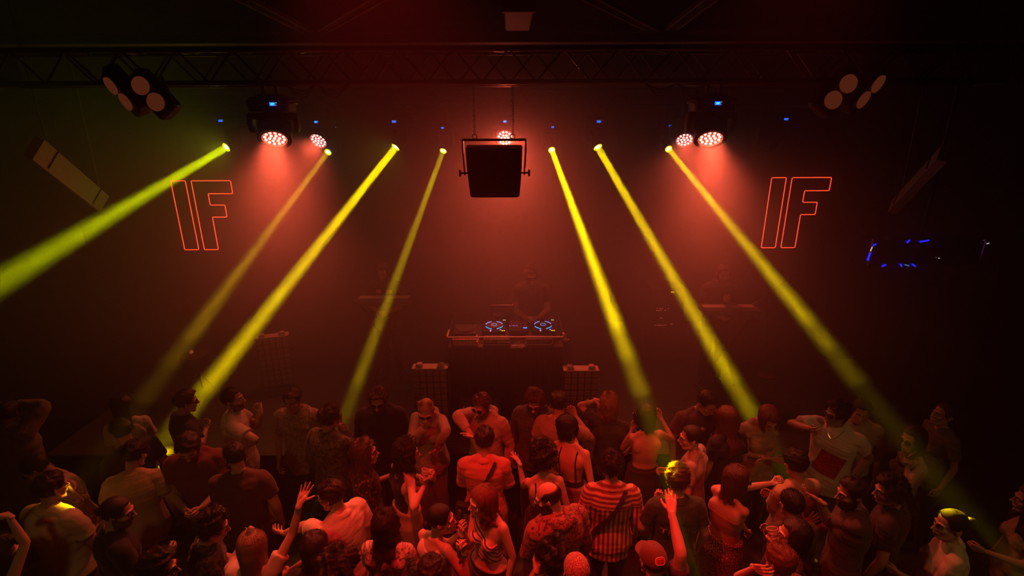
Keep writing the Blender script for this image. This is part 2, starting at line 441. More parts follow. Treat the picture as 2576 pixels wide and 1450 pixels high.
# moving heads --------------------------------------------------------------------
def moving_head(root_loc, L, D, s, label, group, kind, disp_uv, lens_r, glyph=False, lit=True, front=True):
    """root at the clamp under the truss; L lens centre, D aim direction, all in world"""
    t = thing('wash_light' if kind == 'wash' else 'beam_light', label, 'stage light', root_loc, 0, group)
    root = np.array(root_loc); L = np.array(L) - root; D = np.array(D)
    hl = .20 * s if kind == 'wash' else .30 * s            # head length behind the lens
    hr = .15 * s if kind == 'wash' else .105 * s
    piv = L - D * hl * .72
    bx = piv[0]; by = piv[1]
    # display point fixes the base height
    Dp = at_y(disp_uv[0], disp_uv[1], root[1] + by - .135 * s); Dp = np.array(Dp) - root
    bz = Dp[2]; bh = .125 * s
    b = MB()
    b.loft([(bx, by, bz - bh / 2, .19 * s, .135 * s, 5), (bx, by, bz + bh * .25, .20 * s, .14 * s, 5), (bx, by, bz + bh * .5, .17 * s, .12 * s, 5)], 32)
    b.box((bx, by, bz + bh * .5 + .012), (.22 * s, .16 * s, .03), bev=.006)
    base = b.build('base', M_BLACK, t, True, 30)
    for k in (-1, 1):
        h = MB().tube([(bx + k * .19 * s, by - .07 * s, bz + .01), (bx + k * .215 * s, by - .05 * s, bz + .01), (bx + k * .215 * s, by + .05 * s, bz + .01), (bx + k * .19 * s, by + .07 * s, bz + .01)], .009, 8, sub=3)
        h.build('carry_handle', M_STEEL, base, True)
    for k in (-.06 * s, .06 * s):
        top = .03; mb = MB()
        mb.box((bx + k, by, (bz + bh / 2 + top) / 2), (.03, .035, top - bz - bh / 2), bev=.004)
        mb.box((bx + k, by / 2, top - .006), (.03, abs(by) + .05, .018), bev=.003)
        mb.tube([(bx + k, -.035, top), (bx + k, -.035, top + .05), (bx + k, .035, top + .05), (bx + k, .035, top)], .011, 8, sub=3)
        mb.build('clamp', M_STEEL, t, True, 40)
    dm = MB().box(Dp + np.array((0, -.006, 0)), (.052 * s, .008, .03 * s)); d = dm.build('display', M_BLUE, t)
    if glyph:
        g = MB(); q = Dp + np.array((0, -.0115, 0))
        for (gx, gz, w, h) in ((-.010, 0, .004, .016), (-.004, .006, .010, .003), (-.004, -.007, .010, .003), (.002, 0, .003, .014), (.010, 0, .003, .014), (.014, .005, .008, .003)):
            g.box(q + np.array((gx * s, 0, gz * s)), (w * s, .002, h * s))
        g.build('display_digits', M_GLYPH, d)
    pl = MB().box(Dp + np.array((.036 * s, -.006, .010 * s)), (.005 * s, .006, .005 * s)); pl.build('pilot_lamp', M_LED_G, t)
    pl = MB().box(Dp + np.array((.036 * s, -.006, -.010 * s)), (.005 * s, .006, .005 * s)); pl.build('pilot_lamp', M_LED_R, t)
    # yoke: pans about z so that its axle is square to the beam's horizontal direction
    a = math.atan2(D[0], -D[1]) if abs(D[0]) + abs(D[1]) > .15 else 0.0
    ax = np.array((math.cos(a), math.sin(a), 0)); fy = np.array((-ax[1], ax[0], 0))
    M = np.stack([ax, fy, np.array((0, 0, 1.0))], 1)
    top = bz - bh / 2 - .012; W = hr + .045 * s; low = piv[2] - .055 * s
    y = MB()
    y.box((bx, by, top - .03 * s), (2 * W + .05 * s, .15 * s, .06 * s), M, bev=.015)
    for k in (-1, 1):
        c = np.array((bx, by, 0)) + ax * k * (W)
        V = []
        for (zz, wd, off) in ((top - .01, .075 * s, 0), (top - .06 * s, .08 * s, .004), ((top + low) / 2, .072 * s, .01), (low + .03 * s, .06 * s, .004), (low, .03 * s, -.004)):
            V.append((zz, wd, off))
        ring = []
        for (zz, wd, off) in V:
            for (p, q) in ((-1, -1), (1, -1), (1, 1), (-1, 1)):
                ring.append(c + ax * (p * .021 * s + k * off) + fy * q * wd + np.array((0, 0, zz)))
        Fc = []
        for i in range(len(V) - 1):
            for j in range(4): Fc.append((i * 4 + j, i * 4 + (j + 1) % 4, (i + 1) * 4 + (j + 1) % 4, (i + 1) * 4 + j))
        Fc.append((3, 2, 1, 0)); e = (len(V) - 1) * 4; Fc.append((e, e + 1, e + 2, e + 3))
        y.add(np.array(ring), Fc)
        y.lathe([(0, -.006), (.028 * s, -.006), (.03 * s, 0), (.028 * s, .01), (0, .012)], 16, np.stack([fy, np.array((0, 0, 1.)), ax * k], 1), piv + ax * k * (W + .02 * s))
    y.build('yoke', M_BLACK, t, True, 30)
    FM = frame_from(D, ax); H = MB()
    if kind == 'wash':
        prof = [(0, -.155 * s), (.06 * s, -.15 * s), (.10 * s, -.12 * s), (.135 * s, -.07 * s), (.148 * s, -.02 * s), (.15 * s, .03 * s)]
        prof = [(r * hr / (.15 * s), z) for r, z in prof]
        for i in range(5):
            z = .035 * s + i * .010 * s; prof += [(hr, z), (hr * .965, z + .003 * s), (hr * .965, z + .006 * s), (hr, z + .008 * s)]
        z1 = hl * .72 + .004; prof += [(hr, z1), (hr * .93, z1 + .006), (lens_r * 1.02, z1 - .004), (lens_r, z1 - .02 * s), (0, z1 - .02 * s)]
        H.lathe(prof, 40, FM, piv); hd = H.build('head', M_BLACK, t, True, 30)
        if lit:
            rf = MB().lathe([(0, 0), (lens_r * .99, 0), (lens_r * .99, .002), (0, .002)], 40, FM, piv + D * (z1 - .017 * s)); rf.build('reflector', M_REFL if front else M_REFLR, hd)
            rm = MB().lathe([(lens_r * .97, -.016 * s), (lens_r * .99, -.014 * s), (lens_r * 1.05, 0), (lens_r * 1.03, .004), (lens_r * .99, 0), (lens_r * .965, -.014 * s)], 40, FM, piv + D * z1)
            rm.build('lens_rim', M_RIM, hd, True)
            cm = MB()
            for ringn, rr in ((1, 0), (6, .40), (12, .78)):
                for k in range(ringn):
                    an = 2 * math.pi * k / ringn + (.26 if ringn == 12 else 0)
                    p = piv + D * (z1 - .012 * s) + FM[:, 0] * math.cos(an) * rr * lens_r + FM[:, 1] * math.sin(an) * rr * lens_r
                    cm.lathe([(0, 0), (lens_r * .11, 0), (lens_r * .10, .006 * s), (lens_r * .06, .010 * s), (0, .011 * s)], 12, FM, p)
            cm.build('led_cells', M_CELL if front else M_CELLR, hd, True)
        else:
            MB().lathe([(0, 0), (lens_r * .99, 0), (lens_r * .99, .002), (0, .002)], 40, FM, piv + D * (z1 - .017 * s)).build('lens', mat('dark_lens', (.05, .02, .02), .1), hd)
    else:
        z1 = hl * .72
        prof = [(0, -hl * .5), (hr * .72, -hl * .48), (hr * .95, -hl * .36), (hr, -hl * .1), (hr, hl * .25), (hr * .86, hl * .45), (lens_r * 1.45, z1 * .9), (lens_r * 1.35, z1 + .004), (lens_r * 1.1, z1 + .004), (lens_r * 1.02, z1 - .012), (0, z1 - .012)]
        H.lathe(prof, 36, FM, piv)
        for k in range(6):
            an = k * math.pi / 3; c = piv + FM[:, 0] * math.cos(an) * hr + FM[:, 1] * math.sin(an) * hr
            H.box(c, (.02 * s, .05 * s, hl * .5), FM)
        hd = H.build('head', M_BLACK, t, True, 30)
        if lit:
            MB().lathe([(lens_r * .62, 0), (lens_r * .62, .003), (lens_r * 1.05, .006), (lens_r * 1.06, 0)], 32, FM, piv + D * (z1 - .008)).build('lens_ring', M_LENSY, hd, True)
            MB().lathe([(0, 0), (lens_r * .63, 0), (lens_r * .6, .004), (lens_r * .3, .008), (0, .009)], 24, FM, piv + D * (z1 - .009)).build('lens', M_LENSW, hd, True)
        else:
            MB().lathe([(0, 0), (lens_r, 0), (lens_r, .004), (0, .004)], 24, FM, piv + D * (z1 - .009)).build('lens', mat('dark_lens', (.05, .02, .02), .1), hd)
    return t

wl = ['big wash light on the front truss, left of the hanging blinder', 'big wash light on the front truss, right of the hanging blinder',
      'small rear wash light just right of the big left front wash light', 'bright rear wash light blazing just above the hanging blinder',
      'small rear wash light glaring white beside the big right front wash light']
for i, (L, D, y, dp, kd) in enumerate(wash_info):
    fr = kd == 'front'; s = 1.0 if fr else .92
    lr = .108 if fr else .118
    piv = np.array(L) - np.array(D) * .2 * s * .72
    rootz = (TZ0 - .03) if fr else (RZ - .022)
    moving_head((piv[0], 5.10 if fr else 8.2, rootz), L, D, s, wl[i], 'LED wash lights on the trusses', 'wash', dp, lr, glyph=True, front=fr)
bl = ['beam light throwing a broad green-yellow shaft off the left edge', 'small beam light throwing the dim orange shaft under the left rear wash light',
      'large beam light throwing a broad yellow shaft down to the left crowd', 'small beam light just left of the hanging blinder, slim yellow shaft',
      'small beam light just right of the hanging blinder, slim yellow shaft', 'large beam light throwing a broad amber shaft to the right crowd',
      'small beam light throwing the long slim shaft toward the lower right corner']
for i, (L, D, by, dp, big, colr) in enumerate(beam_info):
    s = 1.0 if big else .72; piv = np.array(L) - np.array(D) * .3 * s * .72
    moving_head((piv[0], 8.2 if big else 8.42, RZ - .022), L, D, s, bl[i], 'beam moving heads on the rear truss', 'beam', dp, .062 if big else .052)
Lx = at_y(1945, 368, 7.85); Dx = Vector((.35, -.75, -.3)).normalized()
moving_head((Lx.x - .1, 8.2, RZ - .022), Lx, Dx, 1.0, 'unlit beam light at the right end of the rear truss', 'beam moving heads on the rear truss', 'beam', (1977, 300), .062, lit=False)

# hanging blinder seen from behind ---------------------------------------------------
bx0 = at_y(1243, 352, 5.12); BZT = bx0.z; BX = bx0.x
t = thing('strobe_panel', 'black square blinder panel hanging on two chains from the front truss', 'stage light', (BX, 5.12, BZT))
tilt = R3(14, 0, 0)
pz = -.29
body = MB()
body.loft([(0, 0, -.255, .235, .05, 8), (0, 0, -.235, .245, .06, 8), (0, 0, .0, .262, .065, 8), (0, 0, .225, .268, .06, 8), (0, 0, .24, .262, .05, 8)], 40)
for k in (-.14, .14): body.box((k, -.02, .245), (.03, .03, .016), bev=.003)
body.xf(tilt, (0, 0, pz)); bo = body.build('housing', M_BLACK, t, True, 30)
plate = MB().box((.17, -.068, -.17), (.042, .002, .03), bev=0).xf(tilt, (0, 0, pz)); plate.build('rating_plate', mat('plate_grey', (.035, .03, .03), .4), bo)
br = MB()
br.box((0, 0, 0), (.615, .045, .022), bev=.005)
for k in (-1, 1):
    br.box((k * .300, 0, -.055), (.018, .045, .12), bev=.003)
    br.tube([(k * .30, 0, -.1), (k * .296, 0, -.2), (k * .288, 0, -.32)], .012, 8, flat=(.7, 1.8), sub=3)
br.build('yoke', M_BLACK, t, True, 30)
for k in (-1, 1):
    kn = MB().tube([(k * .262, 0, -.31), (k * .325, 0, -.31)], .009, 10, roundcap=False)
    kn.box((k * .335, 0, -.31), (.022, .03, .066), bev=.006); kn.build('clamp_knob', M_BLACK, t, True, 30)
for u, nm in ((1193, 'left'), (1290, 'right')):
    cx = at_y(u, 300, 5.12).x - BX
    sh = MB().tube([(cx + .022 * math.cos(a), 0, .030 + .022 * math.sin(a)) for a in np.linspace(0, 2 * math.pi, 15)[:-1]], .005, 8, closed=True, cap=False)
    sh.build('shackle', M_STEEL, t, True)
    ch = MB(); z = .055; k = 0; ztop = TZ0 - .03 - BZT
    while z < ztop:
        pts = []
        for a in np.linspace(0, 2 * math.pi, 13)[:-1]:
            q = (.0085 * math.cos(a), .015 * math.sin(a)); pts.append((cx + (q[0] if k % 2 else 0), (0 if k % 2 else q[0]), z + q[1]))
        ch.tube(pts, .0028, 6, closed=True, cap=False); z += .0235; k += 1
    c = ch.build('chain', M_STEEL, None, True); c.location = (BX, 5.12, BZT)
    tag(c, '%s of the two steel chains holding the hanging blinder' % nm, 'chain', 'chains of the hanging blinder')

# four-lamp blinders at the truss ends ----------------------------------------------
M_BULB = mat('blinder_lamp', (0.75, 0.32, 0.18), 0.25, 0.6, bump=.15, bscale=60, emit=(1, .20, .07), es=.07)  # faint emission stands for stage light mirrored in the unlit lamps
def molefay(side):
    nm = 'left' if side < 0 else 'right'
    U = (lambda u: u) if side < 0 else (lambda u: 2488 - u)
    Yb = 4.80; c = at_y(U(345), 236 if side < 0 else 231, Yb)
    t = thing('audience_blinder', 'four-lamp blinder hanging at the %s end of the front truss' % nm, 'stage light', tuple(c), 0, 'four-lamp blinders at the truss ends')
    c = np.array(c); dv = 0 if side < 0 else -5
    for col, (pts, n) in enumerate((([(355, 216), (393, 257)], (.25, -1, -.35)), ([(280, 216), (317, 256)], (-.35, -.75, -.55)))):
        n = np.array((n[0] * (1 if side < 0 else -1), n[1], n[2]), float); n /= np.linalg.norm(n)
        P = [np.array(at_y(U(u), v + dv, Yb + (0.0 if col == 0 else .03))) - c for u, v in pts]
        ax = P[1] - P[0]; ax /= np.linalg.norm(ax); n = n - ax * ax.dot(n); n /= np.linalg.norm(n)
        M = frame_from(n, ax); mid = (P[0] + P[1]) / 2
        hs = MB().box(mid - n * .075, (.42, .20, .14), M, bev=.02).build('lamp_housing', M_BLACK, t, True, 30)
        for p in P:
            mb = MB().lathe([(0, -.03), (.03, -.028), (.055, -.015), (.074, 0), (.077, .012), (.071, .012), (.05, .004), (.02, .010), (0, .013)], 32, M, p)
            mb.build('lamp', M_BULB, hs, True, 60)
    pl = np.array(at_y(U(432), 243 + dv, Yb)) - c; q = np.array(at_y(U(400), 195 + dv, Yb)) - c; e = np.array(at_y(U(447), 271 + dv, Yb)) - c
    ax = e - q; Ln = np.linalg.norm(ax); M = frame_from(np.array((.75 * -side * -1, -.6, -.2)), ax)
    MB().box((q + e) / 2, (Ln, .17, .006), M, bev=0).box((q + e) / 2 + M[:, 0] * Ln * .5, (.012, .07, .03), M).build('barn_door', mat('barn_door_metal', (.10, .06, .05), .5, .3), t)
    a = np.array((0, .12, .05)); hz_ = TZ0 - c[2] - .02; MB().tube([a - (.16, 0, 0), (-.16, .12, hz_ - .06), (0, .30, hz_), (.16, .12, hz_ - .06), a + (.16, 0, 0)], .012, 8).build('hanging_bracket', M_BLACK, t, True)
molefay(-1); molefay(1)

# neon signs -------------------------------------------------------------------------
def neon(side):
    nm = 'left' if side < 0 else 'right'
    Yw = 9.05; zt = 3.05; zb = 1.84
    if side < 0: xl = at_y(431, 455, Yw).x; zt = at_y(431, 455, Yw).z; zb = at_y(468, 628, Yw).z
    else: xl = at_y(1940, 447, Yw).x; zt = at_y(1940, 447, Yw).z; zb = at_y(1915, 623, Yw).z
    h = zt - zb; t = thing('neon_sign', 'red neon outline sign reading IF on the back wall, %s one' % nm, 'neon sign', (xl, Yw, zb), 0, 'red neon signs on the back wall')
    s = 1.0
    I = [(0, 0), (.252, 0), (.252, h), (0, h)]
    F = [(.352, 0), (.604, 0), (.604, h * .482), (.86, h * .482), (.86, h * .656), (.604, h * .656), (.604, h * .818), (1.03, h * .818), (1.03, h), (.352, h)]
    for n, P in (('letter_I', I), ('letter_F', F)):
        pts = []; r = .016
        for i in range(len(P)):
            p, a, b = np.array(P[i]), np.array(P[i - 1]), np.array(P[(i + 1) % len(P)])
            da = (a - p) / np.linalg.norm(a - p); db = (b - p) / np.linalg.norm(b - p)
            q0 = p + da * r; q1 = p + db * r
            for k in (0, .5, 1): 
                q = q0 * (1 - k) ** 2 + p * 2 * k * (1 - k) + q1 * k * k; pts.append((q[0], -.02, q[1]))
            L = np.linalg.norm(b - p); 
            for k in range(1, max(2, int(L / .1))):
                q = p + (b - p) * k / max(2, int(L / .1)); pts.append((q[0], -.02, q[1]))
        MB().tube(pts, .0075, 8, closed=True, cap=False).build('neon_tube', M_NEON, t, True)
        for q in P: MB().tube([(q[0], -.02, q[1]), (q[0], .055, q[1])], .006, 6).build('standoff', M_BLACK, t)
neon(-1); neon(1)

# tilted side panels -----------------------------------------------------------------
M_PANEL = mat('panel_white', (0.55, 0.50, 0.42), 0.6, var=.06, vscale=12, bump=.1, bscale=60)
def side_panel(cor, ys, label):
    P = [np.array(at_y(u, v, y)) for (u, v), y in zip(cor, ys)]
    P[2] = P[1] + P[3] - P[0]
    o = P[0]; e1 = P[1] - P[0]; e2 = P[3] - P[0]; n = np.cross(e1, e2); n /= np.linalg.norm(n)
    if n.dot(np.array(CAM) - o) < 0: n = -n
    t = thing('speaker_panel', label, 'panel', tuple(o), 0, 'tilted side panels')
    L = [q - o for q in P]; V = np.array(L + [q - n * .09 for q in L])
    MB().add(V, [(0, 1, 2, 3), (7, 6, 5, 4), (0, 4, 5, 1), (1, 5, 6, 2), (2, 6, 7, 3), (3, 7, 4, 0)]).build('panel', M_PANEL, t)
    for k in (.17, .84):
        a = L[0] + (L[1] - L[0]) * k; b = L[3] + (L[2] - L[3]) * k; a2 = a + (b - a) * .04; b2 = a + (b - a) * .86
        MB().tube([a2 + n * .003, b2 + n * .003], .009, 6, flat=(1, 1)).build('slot', M_RUBBER, t)
    MB().tube([L[0] * .9 + L[1] * .1 - n * .05, (L[0] * .9 + L[1] * .1) + np.array((-.05 if o[0] < 0 else .05, 0, 5.53 - P[0][2]))], .006, 6).build('hanging_wire', M_STEEL, t)
    MB().tube([L[0] * .1 + L[1] * .9 - n * .05, (L[0] * .1 + L[1] * .9) + np.array((0, 0, 5.53 - P[1][2]))], .006, 6).build('hanging_wire', M_STEEL, t)
side_panel([(112, 352), (275, 494), (268, 555), (82, 402)], [5.4, 6.6, 6.5, 5.3], 'long pale rectangular panel lit yellow, hanging tilted at the left side')
side_panel([(2368, 366), (2243, 505), (2224, 562), (2356, 402)], [5.4, 6.6, 6.5, 5.3], 'long pale rectangular panel, dim brown, hanging tilted at the right side')

# glossy box on the right wall side
ya = 5.6; A = at_y(2196, 604, ya); B = at_y(2480, 604, ya); Cc = at_y(2183, 667, ya)
Lw = B.x - A.x; Hh = A.z - Cc.z; cx = (A.x + B.x) / 2; 
t = thing('display_case', 'long dark glass case edged with blue and white reflections at the right', 'glass case', (cx, ya, A.z - Hh))
M_GLOSS = mat('dark_gloss', (.02, .005, .02), .08, .0, 1.0)
MB().box((0, .12, Hh / 2), (Lw, .24, Hh), bev=.01).build('glass_body', M_GLOSS, t)
M_CHROME = mat('case_chrome', (.5, .42, .45), .18, 1.0)
fr = MB()
for z in (0.004, Hh - .004): fr.tube([(-Lw / 2, -.006, z), (Lw / 2, -.006, z)], .007, 8)
for x in (-Lw / 2, Lw / 2): fr.tube([(x, -.006, 0), (x, -.006, Hh)], .012, 8)
fr.build('frame', M_CHROME, t, True)
M_BLUES = mat('blue_glint', (0, 0, .3), .3, emit=(.01, .015, 1.0), es=1.6)  # reflections in the glass, drawn as small glowing strips
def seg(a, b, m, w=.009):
    MB().tube([a, b], w, 6).build('blue_reflection' if m is M_BLUES else 'pale_reflection', m, t, True)
xx = lambda u: at_y(u, 640, ya).x - cx
zz = lambda v: at_y(2330, v, ya).z - (A.z - Hh)
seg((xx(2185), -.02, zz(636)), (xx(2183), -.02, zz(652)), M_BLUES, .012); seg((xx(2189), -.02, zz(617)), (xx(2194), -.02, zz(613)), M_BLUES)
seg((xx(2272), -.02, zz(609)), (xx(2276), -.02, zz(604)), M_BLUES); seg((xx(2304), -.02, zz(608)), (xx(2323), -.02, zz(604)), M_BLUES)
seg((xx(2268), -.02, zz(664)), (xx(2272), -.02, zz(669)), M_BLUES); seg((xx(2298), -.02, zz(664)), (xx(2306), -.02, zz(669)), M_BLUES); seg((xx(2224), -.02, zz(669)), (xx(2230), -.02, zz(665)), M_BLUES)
M_WS = mat('white_glint', (.6, .5, .5), .3, emit=(1, .75, .7), es=.7)
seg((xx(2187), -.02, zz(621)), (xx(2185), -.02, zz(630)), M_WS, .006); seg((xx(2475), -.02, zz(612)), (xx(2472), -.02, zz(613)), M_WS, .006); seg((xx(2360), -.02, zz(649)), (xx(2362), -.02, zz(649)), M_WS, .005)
seg((xx(2280), -.02, zz(665)), (xx(2290), -.02, zz(668)), mat('pale_blue_glint', (.1, .2, .5), .3, emit=(.1, .2, .7), es=.6), .007)
MB().box((0, .12, (5.53 - (A.z - Hh) + Hh) / 2), (.03, .03, 5.53 - A.z)).build('drop_rod', M_BLACK, t)

# DJ desk -----------------------------------------------------------------------------
DX0 = at_y(1126, 848, 5.80).x; DX1 = at_y(1418, 848, 5.80).x; DZ = at_y(1272, 848, 5.80).z; DW = DX1 - DX0; DC = (DX0 + DX1) / 2
t = thing('dj_desk', 'DJ desk with a wire-mesh front tray over a black cloth, centre stage', 'desk', (DC, 5.80, STG))
h = DZ - STG; M_RAIL = mat('pale_rail', (.62, .42, .36), .5, .1)
cl = MB(); n = 60; V = []; 
for i in range(n + 1):
    x = -DW / 2 + DW * i / n; yy = .012 * math.sin(i * 1.9)
    V += [(x, yy, 0), (x, yy * .4, h - .17)]
cl.add(V, [(2 * i, 2 * i + 2, 2 * i + 3, 2 * i + 1) for i in range(n)])
cl.box((0, .36, (h - .17) / 2), (DW - .02, .68, h - .17)); cl.build('cloth', mat('black_cloth', (.018, .015, .015), .9, bump=.2), t, True, 30)
MB().box((0, .36, h - .155), (DW, .70, .03), bev=.004).build('tray_floor', M_BLACK, t)
r = MB().box((0, 0, h - .004), (DW + .02, .022, .012)); r.box((-DW / 2 - .005, .10, h + .006), (.02, .22, .012)); r.box((DW / 2 + .005, .05, h + .006), (.02, .12, .012))
r.build('front_rail', M_RAIL, t)
g = MB()
for i in range(34): g.tube([(-DW / 2 + DW * i / 33, 0, h - .15), (-DW / 2 + DW * i / 33, 0, h - .01)], .0016, 5)
for j in range(6): g.tube([(-DW / 2, 0, h - .145 + .025 * j), (DW / 2, 0, h - .145 + .025 * j)], .0016, 5)
g.build('mesh_front', M_STEEL, t)
for k in (-1, 1): MB().box((k * DW / 2, .35, h - .08), (.015, .7, .15)).build('side_board', M_BLACK, t)
MB().box((0, .45, h - .125), (DW - .04, .45, .03)).build('riser', M_BLACK, t)
def put(name, label, cat, x, y, z, group=None): return thing(name, label, cat, (x, y, z), 0, group)
# records and boxes inside the tray
o = put('record_stack', 'pale stack of sleeves lying behind the wire mesh, left end of the desk', 'records', DC - .50, 5.92, DZ - .14)
for k in range(5): MB().box((random.Random(k).uniform(-.01, .01), 0, .01 + .018 * k), (.30, .16, .014), R3(0, 0, random.Random(k + 5).uniform(-5, 5))).build('sleeve', mat('sleeve%d' % (k % 2), ((.7, .42, .3), (.5, .25, .18))[k % 2], .6), o)
for k, (u, nm) in enumerate(((1250, 'left'), (1355, 'right'))):
    x = at_y(u, 868, 5.9).x; o = put('rack_handle_box', 'black rack unit with pale edge strip behind the mesh, %s one' % nm, 'rack unit', x, 5.90, DZ - .14, 'rack units in the desk tray')
    MB().box((0, 0, .045), (.33, .14, .09), bev=.004).build('body', M_BLACK, o); 
    MB().tube([(-.17, -.085, .065), (-.15, -.09, .03), (.15, -.09, .03), (.17, -.085, .065)], .008, 8).build('handle', M_RAIL, o, True)
# players
M_DECK = mat('deck_black', (.012, .010, .010), .75, spec=.2)
def player(u, label, g):
    x = at_y(u, 827, 6.15).x; o = put('media_player', label, 'media player', x, 6.16, DZ - .095, g)
    T = R3(3, 0, 0)
    MB().box((0, 0, .05), (.30, .32, .08), T, bev=.008).build('body', M_DECK, o)
    c = np.array((0, .0, .093)); ring = []
    for a in range(24):
        if a % 6 in (0, 1, 2, 3): pass
    J = MB().lathe([(0, .012), (.095, .012), (.10, .008), (.10, 0)], 40, T, T @ np.array((0, .02, .09))).build('jog_wheel', mat('jog', (.02, .016, .02), .5, .2), o, True, 30)
    for a0 in (20, 110, 200, 290):
        pts = [T @ np.array((.112 * math.cos(math.radians(a0 + k)), .02 + .112 * math.sin(math.radians(a0 + k)), .096)) for k in range(0, 55, 9)]
        MB().tube(pts, .0035, 6).build('ring_light', mat('jog_light%d' % (a0 > 150), (0, .1, .5), .3, emit=((.25, .3, 1.0), (0.02, .45, 1.0))[a0 > 150], es=2.0), J, True)
    MB().tube([T @ np.array((.035 * math.cos(a), .02 + .035 * math.sin(a), .104)) for a in np.linspace(0, 2 * math.pi, 17)[:-1]], .003, 6, closed=True, cap=False).build('hub_light', mat('hub_l', (.3, .3, .5), .3, emit=(.25, .35, .8), es=.9), J, True)
    for k, (bx, by, cc) in enumerate(((-.04, -.125, 0), (-.04, -.15, 0), (.085, -.115, 0), (.105, -.14, 1), (.13, -.14, 1))):
        MB().box(T @ np.array((bx, by, .094)), (.018, .010, .006), T).build('button', mat('btn%d' % cc, (.2, .2, .2), .3, emit=((.5, .3, 1.0), (1.0, .9, 0))[cc], es=1.2), o)
    MB().box(T @ np.array((.03, .150, .105)), (.18, .012, .035), T @ R3(25, 0, 0)).build('screen', M_DECK, o)
    for k in (-.01, .01): MB().box(T @ np.array((.13 + k, .13, .115)), (.012, .008, .012)).build('indicator', mat('ind', (.4, .6, .3), .3, emit=(.5, .7, .35), es=.8), o)
player(1243, 'media player with a blue-lit jog wheel, left of the mixer', 'media players on the DJ desk'); player(1366, 'media player with a blue-lit jog wheel, right of the mixer', 'media players on the DJ desk')
x = at_y(1304, 830, 6.15).x; o = put('dj_mixer', 'black DJ mixer between the two players with a small blue display', 'mixer', x, 6.16, DZ - .095)
MB().box((0, 0, .05), (.25, .32, .08), R3(2, 0, 0), bev=.008).build('body', M_DECK, o)
for i in range(4):
    for j in range(4): MB().lathe([(0, .014), (.007, .013), (.008, 0)], 10, None, (-.09 + .04 * i, -.06 + .06 * j, .089)).build('knob', M_STEEL, o, True)
MB().box((.085, -.06, .088), (.05, .03, .006)).build('display', mat('mix_disp', (0, .1, .4), .3, emit=(.0, .3, 1), es=1.3), o)
for k in range(5): MB().box((-.11 + .022 * k, .0, .093), (.012, .01, .005)).build('button_light', mat('mb%d' % (k % 2), (.2, .1, .5), .3, emit=((.35, .15, 1.0), (.1, .3, 1))[k % 2], es=1.0), o)
# laptop behind
A = at_y(1264, 797, 6.5); o = put('laptop', 'open laptop standing behind the left media player', 'laptop', A.x, 6.58, DZ - .095)
MB().box((0, .0, .10), (.30, .22, .012)).build('keyboard_half', M_STEEL, o); MB().box((0, .0, .05), (.2, .15, .1)).build('stand', M_BLACK, o)
MB().box((0, -.13, .19), (.30, .008, .2), R3(18, 0, 0), bev=.003).build('lid', mat('lid', (.10, .08, .09), .3, .6), o)
MB().box((-.06, -.16, .15), (.13, .004, .05), R3(18, 0, 0)).build('sticker', mat('lid_sticker', (.35, .25, .4), .5), o)
# turntable platter left
o = put('turntable', 'dark turntable platter on the left end of the desk', 'turntable', at_y(1172, 842, 6.05).x, 6.06, DZ - .03)
MB().box((0, 0, .015), (.28, .30, .03), bev=.006).build('plinth', M_BLACK, o); MB().lathe([(0, .045), (.12, .045), (.125, .04), (.125, .03)], 36).build('platter', mat('jog', (0, 0, 0)), o, True, 30)
MB().tube([(.12, .11, .06), (.12, .0, .06), (.09, -.07, .055)], .004, 6).build('tonearm', M_STEEL, o, True)
o = put('microphone', 'pale microphone clamp at the right end of the desk rail', 'microphone', at_y(1411, 836, 5.82).x + .05, 5.77, DZ - .20)
MB().tube([(0, 0, 0), (0, 0, .17)], .008, 8).build('stem', M_BLACK, o, True); MB().tube([(-.03, 0, .17), (.045, 0, .172)], .008, 8).tube([(0, 0, .17), (-.012, .01, .235)], .014, 10).build('clamp', M_RAIL, o, True)

# wedges in front of the desk with triangle marks
for (u, sx, nm) in ((1204, -1, 'left'), (1342, 1, 'right')):
    x = at_y(u, 985, 5.45).x; o = put('stage_monitor', 'black wedge monitor with a pale triangle mark, front of the desk, %s' % nm, 'speaker', x, 5.45, STG, 'wedge monitors before the DJ desk')
    V = np.array([(a * .235, b, c) for a in (-1, 1) for (b, c) in ((-.02, 0), (.31, 0), (.31, .42), (.10, .42))])
    MB().add(V, [(0, 1, 2, 3), (7, 6, 5, 4), (0, 4, 5, 1), (1, 5, 6, 2), (2, 6, 7, 3), (3, 7, 4, 0)]).build('cabinet', M_BLACK, o)
    MT = frame_from((0, -.42, .12), (1, 0, 0)); M_TRI = mat('triangle_print', (.6, .35, .28), .5)
    for k, (dx, dd) in enumerate(((0, 1), (.055, -1))):
        px = sx * .19 - dx * sx
        MB().prism([(-.03, -.03 * dd), (.03, -.03 * dd), (0, .035 * dd)], MT, (px, .066, .31), .004).build('triangle_mark', M_TRI if k == 0 else mat('triangle_dim', (.25, .12, .1), .6), o)
